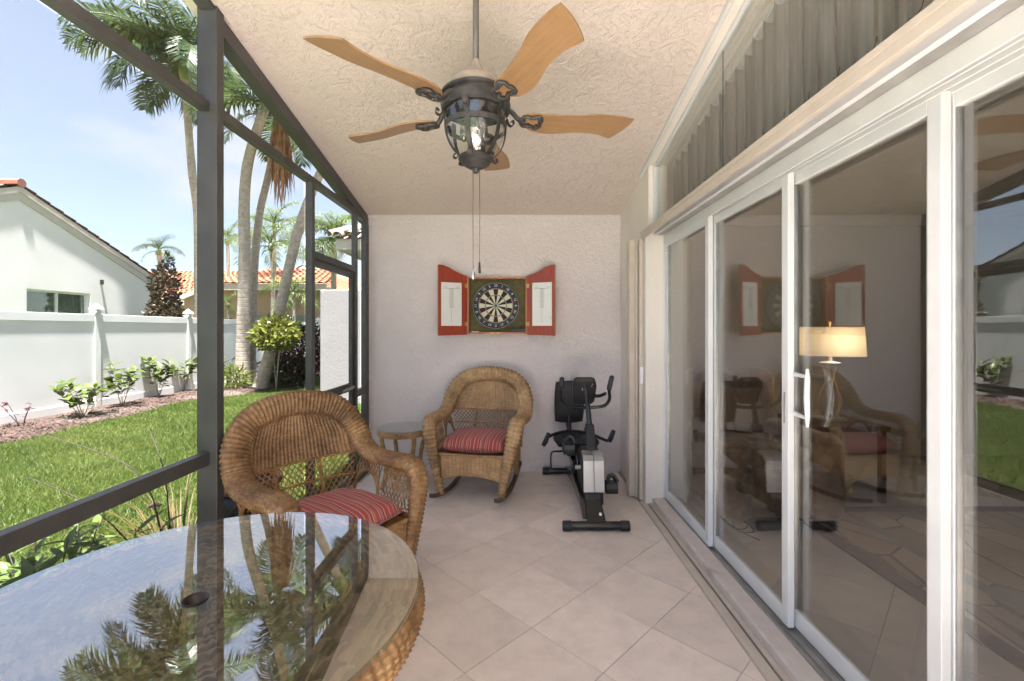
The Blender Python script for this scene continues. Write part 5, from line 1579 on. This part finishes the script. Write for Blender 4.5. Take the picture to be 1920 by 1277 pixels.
# dartboard
BX, BZ, BR = -.200, 1.636, .2255
db = tag(empty('dartboard', (BX, YB-.05, BZ)), 'round bristle dartboard with wire numbers hanging in the cherry cabinet', 'dartboard')
d_black = simple('sisal_black', (.022, .018, .017), .9, var=.2, vs=80, bump=.3, bs=400); d_cream = simple('sisal_cream', (.66, .60, .44), .9, var=.08, vs=60, bump=.3, bs=400)
d_red = simple('sisal_red', (.42, .035, .04), .9, var=.15, vs=60); d_green = simple('sisal_green', (.03, .16, .06), .9, var=.15, vs=60)
d_rim = simple('board_rim', (.020, .021, .025), .6, var=.2); wire = simple('board_wire', (.40, .41, .43), .35, .8, var=0)
MB().lathe([(.0, -.0355), (BR, -.0355), (BR, -.001), (.0, -.001)], n=64, cap=False).build('board_body', d_rim, db, auto=40)
db.children[0].rotation_euler = (R(90), 0, 0)
yf = -.0012
def sector(r0, r1, a0, a1, y, n=4):
    vs = []
    for r in (r0, r1):
        for i in range(n+1):
            a = a0+(a1-a0)*i/n; vs.append(V(r*math.sin(a), y, r*math.cos(a)))
    m = n+1
    return vs, [(i, i+1, m+i+1, m+i) for i in range(n)]
d20 = 2*PI/20
for k in range(20):
    a0, a1 = (k-.5)*d20, (k+.5)*d20
    e = k % 2 == 0
    mb = MB()
    for ra, rb, cm_ in ((.016, .099, 0 if e else 1), (.099, .107, 2 if e else 3), (.107, .162, 0 if e else 1), (.162, .170, 2 if e else 3)):
        mb.mi = cm_; mb.add(*sector(ra, rb, a0, a1, -.0035))
    mb.build('segment', [d_black, d_cream, d_red, d_green], db, fix=False)
mb = MB(); mb.mi = 0; mb.add(*sector(.0065, .016, 0, 2*PI, -.0035, 24)); mb.mi = 1; mb.add([V(0, -.0036, 0)] + [V(.0065*math.sin(2*PI*i/16), -.0036, .0065*math.cos(2*PI*i/16)) for i in range(16)], [(0, 1+i, 1+(i+1) % 16) for i in range(16)])
mb.build('bullseye', [d_green, d_red], db, fix=False)
mb = MB()
for r in (.016, .099, .107, .162, .170):
    mb.tube([(r*math.sin(2*PI*i/60), -.0045, r*math.cos(2*PI*i/60)) for i in range(61)], .0008, 4, cap=False)
for k in range(20):
    a = (k+.5)*d20; mb.tube([(.016*math.sin(a), -.0045, .016*math.cos(a)), (.170*math.sin(a), -.0045, .170*math.cos(a))], .0008, 4)
mb.build('wire_spider', wire, db)
mb = MB(); mb.tube([((BR-.003)*math.sin(2*PI*i/64), -.006, (BR-.003)*math.cos(2*PI*i/64)) for i in range(65)], .0022, 6, cap=False); mb.build('number_ring', wire, db, smooth=True)
def text_mesh(body, size, mat, name='number', extr=.0006):
    cu = bpy.data.curves.new(name, 'FONT'); cu.body = body; cu.size = size; cu.align_x = 'CENTER'; cu.align_y = 'CENTER'; cu.extrude = extr
    t_ = bpy.data.objects.new('tmp_text', cu); col.objects.link(t_)
    dg = bpy.context.evaluated_depsgraph_get(); me = bpy.data.meshes.new_from_object(t_.evaluated_get(dg))
    bpy.data.objects.remove(t_); me.name = name; me.materials.clear(); me.materials.append(mat); return me
nums = [20, 1, 18, 4, 13, 6, 10, 15, 2, 17, 3, 19, 7, 16, 8, 11, 14, 9, 12, 5]
wire_num = simple('number_wire', (.62, .63, .64), .4, .3, var=0)
for k, nn in enumerate(nums):
    a = k*d20; up = 0 if (k <= 5 or k >= 15) else PI
    o = inst('number', text_mesh(str(nn), .034, wire_num), db)
    o.location = (.197*math.sin(a), -.006, .197*math.cos(a)); o.rotation_euler = (R(90), -a*-1 + up if False else 0, 0)
    o.matrix_local = Matrix.Translation((.197*math.sin(a), -.006, .197*math.cos(a))) @ Matrix.Rotation(a+up, 4, 'Y') @ Matrix.Rotation(R(90), 4, 'X')
case = MB().box(-.072, .072, -.030, .030, 0, .040).build('dart_case', black_plastic, None, bevel=.006)
case.location = (.015, YB-.049, CZ0+.0165); tag(case, 'black dart case lying on the cabinet floor under the dartboard', 'dart case')
chk = MB().box(-.036, .036, -.006, .006, 0, .009).build('chalk_stick', white_plastic, None, bevel=.003); chk.location = (-.40, YB-.06, CZ0+.0165)
tag(chk, 'short white chalk stick lying on the cabinet floor', 'chalk')

# ================================================================== recumbent exercise bike
bk = tag(empty('exercise_bike', (.555, 3.17, 0)), 'black recumbent exercise bike with silver shroud standing by the stucco wall', 'exercise bike')
def bp(name, mb, mat, smooth=False, bev=0.0, parent=None, auto=None):
    o = mb.build(name, mat, parent or bk, smooth=smooth, bevel=bev, auto=auto)
    if parent is None: o.location = (-.555, -3.17, 0)
    return o
ff_ = bp('front_foot', MB().tube([(.345, 3.17, .036), (.765, 3.17, .036)], .030, 14), black_paint, auto=40)
for x0, x1 in ((.322, .385), (.725, .788)): bp('foot_cap', MB().tube([(x0, 3.17, .036), (x0+.006, 3.17, .036), (x1-.006, 3.17, .036), (x1, 3.17, .036)], [.030, .035, .035, .033], 14), black_plastic, auto=50, parent=None)
bp('rear_foot', MB().tube([(.275, 4.40, .036), (.72, 4.40, .036)], .029, 14), black_paint, auto=40)
for x0, x1 in ((.255, .32), (.68, .745)): bp('foot_cap', MB().tube([(x0, 4.40, .036), (x1, 4.40, .036)], .0345, 14), black_plastic, auto=50)
# base beam: steel plate rising from the front foot, then long low rail to the back
bp('front_plate', MB().add([V(.495, 3.155, .066), V(.625, 3.155, .066), V(.610, 3.33, .185), V(.505, 3.33, .185), V(.495, 3.20, .045), V(.625, 3.20, .045), V(.610, 3.36, .15), V(.505, 3.36, .15)], [(0, 1, 2, 3), (7, 6, 5, 4), (0, 4, 5, 1), (1, 5, 6, 2), (2, 6, 7, 3), (3, 7, 4, 0)]), black_paint, bev=.003)
bp('logo_badge', MB().add([V(.582, 3.190, .098), V(.600, 3.190, .098), V(.600, 3.205, .108), V(.590, 3.212, .113), V(.582, 3.205, .108)], [(0, 1, 2, 3, 4)]), white_plastic)
bp('main_beam', MB().prism([(3.22, .06), (3.34, .17), (3.9, .20), (4.42, .075), (4.42, .03), (3.85, .10), (3.36, .09)], .470, .535, 'x'), black_paint, bev=.006)
# shroud: rounded drum body with silver nose
prof = [(3.315, .115), (3.33, .25), (3.345, .425), (3.375, .455), (3.46, .475), (3.56, .485), (3.66, .470), (3.74, .40), (3.78, .30), (3.75, .19), (3.66, .125), (3.50, .10)]
bp('shroud', MB().prism(prof, .500, .640, 'x'), black_plastic, bev=.018)
nose = [(3.318, .215), (3.336, .44), (3.372, .472), (3.452, .490), (3.450, .478), (3.376, .458), (3.348, .43), (3.330, .215)]
bp('nose_panel', MB().prism([(a-.006, b) for a, b in nose], .490, .5685, 'x'), silver_plastic, bev=.004)
bp('nose_panel', MB().prism([(a-.006, b) for a, b in nose], .5695, .645, 'x'), silver_plastic, bev=.004)
bp('nose_foot', MB().prism([(3.300, .07), (3.312, .213), (3.36, .213), (3.36, .07)], .498, .622, 'x'), black_plastic, bev=.01)
# cranks and pedals
bp('crank', MB().tube([(.46, 3.55, .33), (.66, 3.55, .33)], .017, 12), steel, True)
for s, x, py, pz in ((-1, .485, 3.62, .46), (1, .655, 3.48, .20)):
    bp('crank_arm', MB().tube([(x, 3.55, .33), (x+s*.012, py, pz)], .013, 8), black_paint, True)
    p = bp('pedal', MB().prism([(py-.048, pz-.040), (py+.048, pz-.040), (py+.055, pz), (py+.048, pz+.040), (py-.048, pz+.040), (py-.055, pz)], min(x+s*.02, x+s*.115), max(x+s*.02, x+s*.115), 'x'), black_plastic, bev=.008)
    bp('pedal_strap', MB().tube(catmull([(x+s*.03, py-.04, pz+.045), (x+s*.05, py-.02, pz+.088), (x+s*.085, py-.02, pz+.088), (x+s*.11, py-.04, pz+.045)], 12), .010, 6, flat=2.4), black_vinyl, True)
# mast, console, handlebar
bp('mast_sleeve', MB().prism([(3.47, .47), (3.545, .47), (3.615, .66), (3.555, .66)], .545, .610, 'x'), black_plastic, bev=.008)
bp('mast', MB().tube(catmull([(.578, 3.57, .62), (.572, 3.63, .78), (.560, 3.70, .93), (.556, 3.72, 1.00)], 14), .020, 12), black_paint, True)
Rx = Matrix.Translation((.558, 3.745, .905)) @ Matrix.Rotation(R(22), 4, 'X')
mb = MB(); mb.prism([(-.088, -.095), (-.065, -.118), (.065, -.118), (.088, -.095), (.098, .05), (.085, .098), (.06, .108), (-.06, .108), (-.085, .098), (-.098, .05)], -.03, .035, 'y'); mb.v = [tuple(Rx @ Vector(p)) for p in mb.v]
con = bp('console', mb, black_plastic, bev=.012)
def cpl(name, x0, x1, z0, z1, mat, y=-.0335):
    mb = MB().box(x0, x1, y, -.029, z0, z1); mb.v = [tuple(Rx @ Vector(p)) for p in mb.v]; return bp(name, mb, mat, parent=con)
cpl('service_label', -.022, .022, .012, .040, simple('label_grey', (.62, .63, .66), .4, var=0))
for x, z in ((-.06, .062), (-.055, .0), (.055, .055), (.062, .072), (.06, .02), (-.05, -.07), (.05, -.07), (-.06, -.03)):
    mb = MB().tube([(x, -.0325, z), (x, -.029, z)], .0045, 8); mb.v = [tuple(Rx @ Vector(p)) for p in mb.v]; bp('screw', mb, steel if x > .04 and z > .03 else dark_gap, parent=con)
hb = catmull([(.360, 3.60, 1.005), (.352, 3.625, .915), (.362, 3.655, .835), (.410, 3.675, .785), (.480, 3.68, .772), (.560, 3.685, .772), (.650, 3.68, .776), (.715, 3.66, .795), (.745, 3.635, .850), (.735, 3.60, .93), (.748, 3.575, 1.02)], 50)
bp('handlebar', MB().tube(hb, .0135, 10), black_paint, True)
for pts in ([(.361, 3.597, .905), (.358, 3.592, .95), (.362, 3.585, 1.022)], [(.738, 3.598, .90), (.742, 3.588, .95), (.756, 3.570, 1.045)]):
    pass
bp('grip', MB().tube([(.3545, 3.620, .925), (.3565, 3.610, .96), (.3615, 3.597, 1.018), (.3625, 3.595, 1.025)], [.0185, .0195, .019, .010], 12), black_vinyl, True)
bp('grip', MB().tube([(.7345, 3.602, .925), (.737, 3.597, .95), (.7505, 3.571, 1.032), (.752, 3.568, 1.04)], [.0185, .0195, .019, .010], 12), black_vinyl, True)
bp('console_bracket', MB().tube(catmull([(.63, 3.73, .86), (.68, 3.70, .865), (.720, 3.66, .89)], 10), .014, 8), black_paint, True)
# seat, post, backrest
bp('seat_rail', MB().prism([(3.80, .20), (4.35, .26), (4.35, .32), (3.80, .27)], .475, .545, 'x'), black_paint, bev=.005)
bp('seat_carriage', MB().box(.44, .62, 3.96, 4.22, .30, .372), black_plastic, bev=.01)
def pad(name, c, w, d, h, tilt=0.0, pwr=4):
    mb = MB(); n = 16
    def f(i, j, top):
        u, v = 2*i/n-1, 2*j/n-1
        x, y = u*math.sqrt(1-.14*v*v), v*math.sqrt(1-.14*u*u); e_ = max(abs(u), abs(v))
        return V(x*w/2, y*d/2, (h/2)*((1-e_**8)**.5)*(1 if top else -1)*(1-.10*(u*u+v*v)*(1 if top else 0)))
    mb.grid(lambda i, j: f(i, j, True), n, n); mb.grid(lambda i, j: f(i, j, False), n, n)
    M_ = Matrix.Translation(c) @ Matrix.Rotation(tilt, 4, 'X'); mb.v = [tuple(M_ @ Vector(p)) for p in mb.v]
    return bp(name, mb, black_vinyl, True)
pad('seat', (.535, 4.10, .415), .40, .34, .085)
pad('backrest', (.505, 4.335, .715), .285, .42, .075, R(100))
bp('backrest_seam', MB().box(.375, .635, 4.272, 4.278, .778, .784), dark_gap)
bp('back_post', MB().tube([(.50, 4.26, .33), (.50, 4.30, .46), (.50, 4.375, .70)], .022, 10), black_paint, True)
bp('side_bar', MB().tube(catmull([(.262, 4.00, .44), (.285, 4.02, .455), (.36, 4.12, .462), (.50, 4.24, .458), (.65, 4.14, .462), (.755, 4.02, .44), (.800, 3.985, .43), (.822, 3.97, .47)], 40), .0135, 8), black_paint, True)
bp('side_grip', MB().tube([(.242, 4.02, .385), (.258, 4.0, .42), (.282, 3.975, .495)], [.021, .022, .018], 10), black_vinyl, True)
bp('side_grip', MB().tube([(.815, 3.98, .425), (.826, 3.97, .46), (.845, 3.95, .525)], [.020, .022, .018], 10), black_vinyl, True)
bp('adjust_lever', MB().tube(catmull([(.47, 4.0, .335), (.36, 3.99, .335), (.315, 3.985, .33), (.303, 3.98, .29), (.303, 3.975, .20)], 24), .008, 8), black_paint, True)
bp('lever_ball', MB().lathe([(.002, .168), (.013, .173), (.017, .185), (.013, .198), (.004, .203)], (.303, 3.975, 0), 12), black_plastic, True)
bp('sensor_wire', MB().tube(catmull([(.575, 3.62, .76), (.56, 3.70, .60), (.52, 3.95, .47), (.47, 4.15, .50), (.46, 4.22, .56)], 20), .004, 6), black_plastic, True)

# ================================================================== living room furniture behind the glass
brown_m = Mat('brown_plush')
_n = brown_m.noise(None, 7, 5, .65)
brown_m.set(Base_Color=brown_m.ramp(_n, [(.3, (.17, .10, .06)), (.5, (.33, .215, .14)), (.72, (.55, .41, .28))]), Roughness=.9, Normal=brown_m.bump(brown_m.noise(None, 60, 3), .4, .01))
brown_m.b.inputs['Sheen Weight'].default_value = .4
brown_m = brown_m.m
cord_m = Mat('corduroy_tan')
_sx = cord_m.node('ShaderNodeSeparateXYZ'); cord_m.link(cord_m.tc('Object'), _sx.inputs[0])
_wv = cord_m.math('SINE', cord_m.math('MULTIPLY', _sx.outputs['X'], 420))
cord_m.set(Base_Color=(.36, .24, .15), Roughness=.95, Normal=cord_m.bump(_wv, .5, .006)); cord_m = cord_m.m
def softbox(name, c, d, mat, parent, off, rnd=.06, n=10):
    o = MB().cbox(c, d).build(name, mat, parent, bevel=rnd, seg=4); o.location = (-off[0], -off[1], -off[2]); sharp_by_angle(o.data, 80); return o
ac = tag(empty('plush_armchair', (1.79, 3.56, .05)), 'brown plush armchair standing behind the glass doors', 'armchair')
oa = (1.95, 3.45, .05)
softbox('seat_base', (1.98, 3.42, .27), (.62, .80, .36), brown_m, ac, oa, .06)
softbox('seat_pad', (2.00, 3.34, .48), (.56, .62, .17), brown_m, ac, oa, .07)
softbox('arm', (1.68, 3.40, .37), (.22, .86, .60), brown_m, ac, oa, .09)
softbox('arm', (2.32, 3.40, .37), (.22, .86, .60), brown_m, ac, oa, .09)
softbox('backrest', (1.99, 3.82, .60), (.74, .26, .95), brown_m, ac, oa, .10)
pl = MB(); nP = 14
pl.grid(lambda i, j: V((2*i/nP-1)*.21, -.075*((1-max(abs(2*i/nP-1), abs(2*j/nP-1))**3)**.5), (2*j/nP-1)*.155), nP, nP); pl.grid(lambda i, j: V((2*i/nP-1)*.21, .075*((1-max(abs(2*i/nP-1), abs(2*j/nP-1))**3)**.5), (2*j/nP-1)*.155), nP, nP)
po = pl.build('throw_pillow', cord_m, None, smooth=True); po.location = (1.62, 3.36, .815); po.rotation_euler = (R(-14), 0, R(8))
tag(po, 'tan corduroy throw pillow on the brown armchair behind the glass', 'pillow')
# lamp and table
lt = tag(empty('end_table', (2.62, 3.80, .05)), 'dark end table carrying the lit lamp inside the room', 'end table')
dkw = mk_wood('dark_table_wood', (.05, .028, .018), (.11, .06, .035), .35)
MB().box(-.28, .28, -.28, .28, .56, .60).build('table_top', dkw, lt, bevel=.005)
for sx_ in (-1, 1):
    for sy_ in (-1, 1): MB().box(sx_*.24-.02, sx_*.24+.02, sy_*.24-.02, sy_*.24+.02, 0, .5595).build('leg', dkw, lt)
lp = tag(empty('table_lamp', (2.62, 3.80, .65)), 'lit table lamp with rectangular cream shade behind the glass door', 'lamp')
lamp_base = simple('lamp_base_driftwood', (.46, .38, .30), .6, var=.2)
MB().box(-.09, .09, -.09, .09, 0.001, .025).build('foot', lamp_base, lp, bevel=.004)
for k in range(4):
    a = k*PI/2+.4
    MB().tube(catmull([(.05*math.cos(a), .05*math.sin(a), .025), (.075*math.cos(a+.6), .075*math.sin(a+.6), .17), (.03*math.cos(a+1.4), .03*math.sin(a+1.4), .34), (.045*math.cos(a+2), .045*math.sin(a+2), .47)], 14), [.016, .016, .015, .015, .014, .013, .013, .012, .012, .012, .012, .014, .016, .018], 8).build('twisted_branch', lamp_base, lp, smooth=True)
MB().lathe([(.0, .465), (.075, .468), (.08, .478), (.02, .49), (.012, .52), (.012, .56)], n=20).build('neck', lamp_base, lp, auto=40)
shm = Mat('lamp_shade_linen'); _t = shm.node('ShaderNodeBsdfTranslucent'); _t.inputs['Color'].default_value = (.88, .80, .66, 1)
shm.set(Base_Color=(.82, .76, .64), Roughness=.9, Normal=shm.bump(shm.noise(None, 260, 2), .2, .001)); _x = shm.node('ShaderNodeMixShader'); _x.inputs[0].default_value = .5
shm.link(shm.b.outputs[0], _x.inputs[1]); shm.link(_t.outputs[0], _x.inputs[2]); shm.link(_x.outputs[0], shm.out.inputs['Surface'])
mb = MB()
w0, d0, w1, d1, z0, z1 = .215, .135, .203, .125, .535, .775
ra = [V(-w0, -d0, z0), V(w0, -d0, z0), V(w0, d0, z0), V(-w0, d0, z0)]; rb = [V(-w1, -d1, z1), V(w1, -d1, z1), V(w1, d1, z1), V(-w1, d1, z1)]
mb.add(ra + rb, [(i, (i+1) % 4, 4+(i+1) % 4, 4+i) for i in range(4)])
so = mb.build('shade', shm.m, lp, fix=False); so.rotation_euler = (0, 0, R(-18))
sol = so.modifiers.new('thickness', 'SOLIDIFY'); sol.thickness = .003
MB().lathe([(.004, .775), (.005, .80), (.014, .812), (.008, .83), (.002, .835)], n=12).build('finial', brass, lp, smooth=True)
MB().tube([(-.19, 0, .772), (.19, 0, .772)], .003, 6).build('shade_spider', brass, lp)
bm_ = Mat('lamp_bulb_lit'); bm_.n.remove(bm_.b); _e = bm_.node('ShaderNodeEmission'); _e.inputs['Color'].default_value = (1, .90, .74, 1); _e.inputs['Strength'].default_value = 15.0; bm_.link(_e.outputs[0], bm_.out.inputs['Surface'])
MB().lathe([(.003, .60), (.02, .61), (.03, .64), (.026, .675), (.014, .70), (.004, .705)], (.06, 0, 0), 16).build('bulb', bm_.m, lp, smooth=True)
# rug
rug = Mat('pieced_rug')
_v = rug.mapping((1.9, .9, 1), (0, 0, R(12)))
vo = rug.node('ShaderNodeTexVoronoi', feature='DISTANCE_TO_EDGE', Scale=2.6); rug.link(_v, vo.inputs['Vector'])
vc = rug.node('ShaderNodeTexVoronoi', feature='F1', Scale=2.6); rug.link(_v, vc.inputs['Vector'])
_s = rug.node('ShaderNodeSeparateColor'); rug.link(vc.outputs['Color'], _s.inputs[0])
_cc = rug.ramp(_s.outputs[0], [(0, (.36, .28, .19)), (.35, (.46, .37, .26)), (.62, (.28, .25, .19)), (.82, (.22, .25, .22)), (.93, (.16, .075, .065))], 'CONSTANT')
_ed = rug.ramp(vo.outputs['Distance'], [(.0, 1.0), (.018, 1.0), (.022, 0.0)])
_cc = rug.mix(_ed, _cc, (.06, .045, .04))
rug.set(Base_Color=rug.mix(rug.math('MULTIPLY', rug.noise(None, 90, 2), .3), _cc, (.2, .16, .12)), Roughness=.95)
rg = tag(empty('area_rug', (3.0, 2.4, .05)), 'rug of beige irregular patches with dark outlines on the room floor', 'rug')
MB().box(-.90, 1.1, -2.1, .95, .002, .012).build('rug_field', rug.m, rg)
rb_m = simple('rug_border', (.085, .055, .048), .95, var=.2, vs=30); gb_m = simple('rug_band', (.20, .22, .19), .95, var=.15, vs=30)
MB().box(-1.0, -.9005, -2.2, 1.05, .002, .0125).build('rug_border', rb_m, rg)
MB().box(-.9, 1.1, .9505, 1.05, .002, .0125).build('rug_border', rb_m, rg); MB().box(-.9, 1.1, -2.2, -2.1005, .002, .0125).build('rug_border', rb_m, rg)
MB().box(-.62, -.53, -2.0, .85, .0122, .0135).build('rug_band', gb_m, rg)
# cables on the floor
for k, (mt, seed, lab) in enumerate(((white_plastic, 1, 'loop of white power cord on the room floor by the narrow glass door'), (black_plastic, 2, 'tangle of black power cord on the room floor beside the armchair'))):
    r_ = random.Random(seed); P = []
    c0 = (1.50, 3.55) if k == 0 else (1.50, 3.25)
    for i in range(16):
        a = i*1.15; q = .05+.05*r_.random(); P.append((c0[0]+q*math.cos(a)*.9+.004*i, c0[1]-.012*i+q*math.sin(a)*1.6, .057+.004*(i % 3)))
    o = MB().tube(catmull(P, 120), .004, 6).build('power_cord', mt, None, smooth=True); tag(o, lab, 'cord')
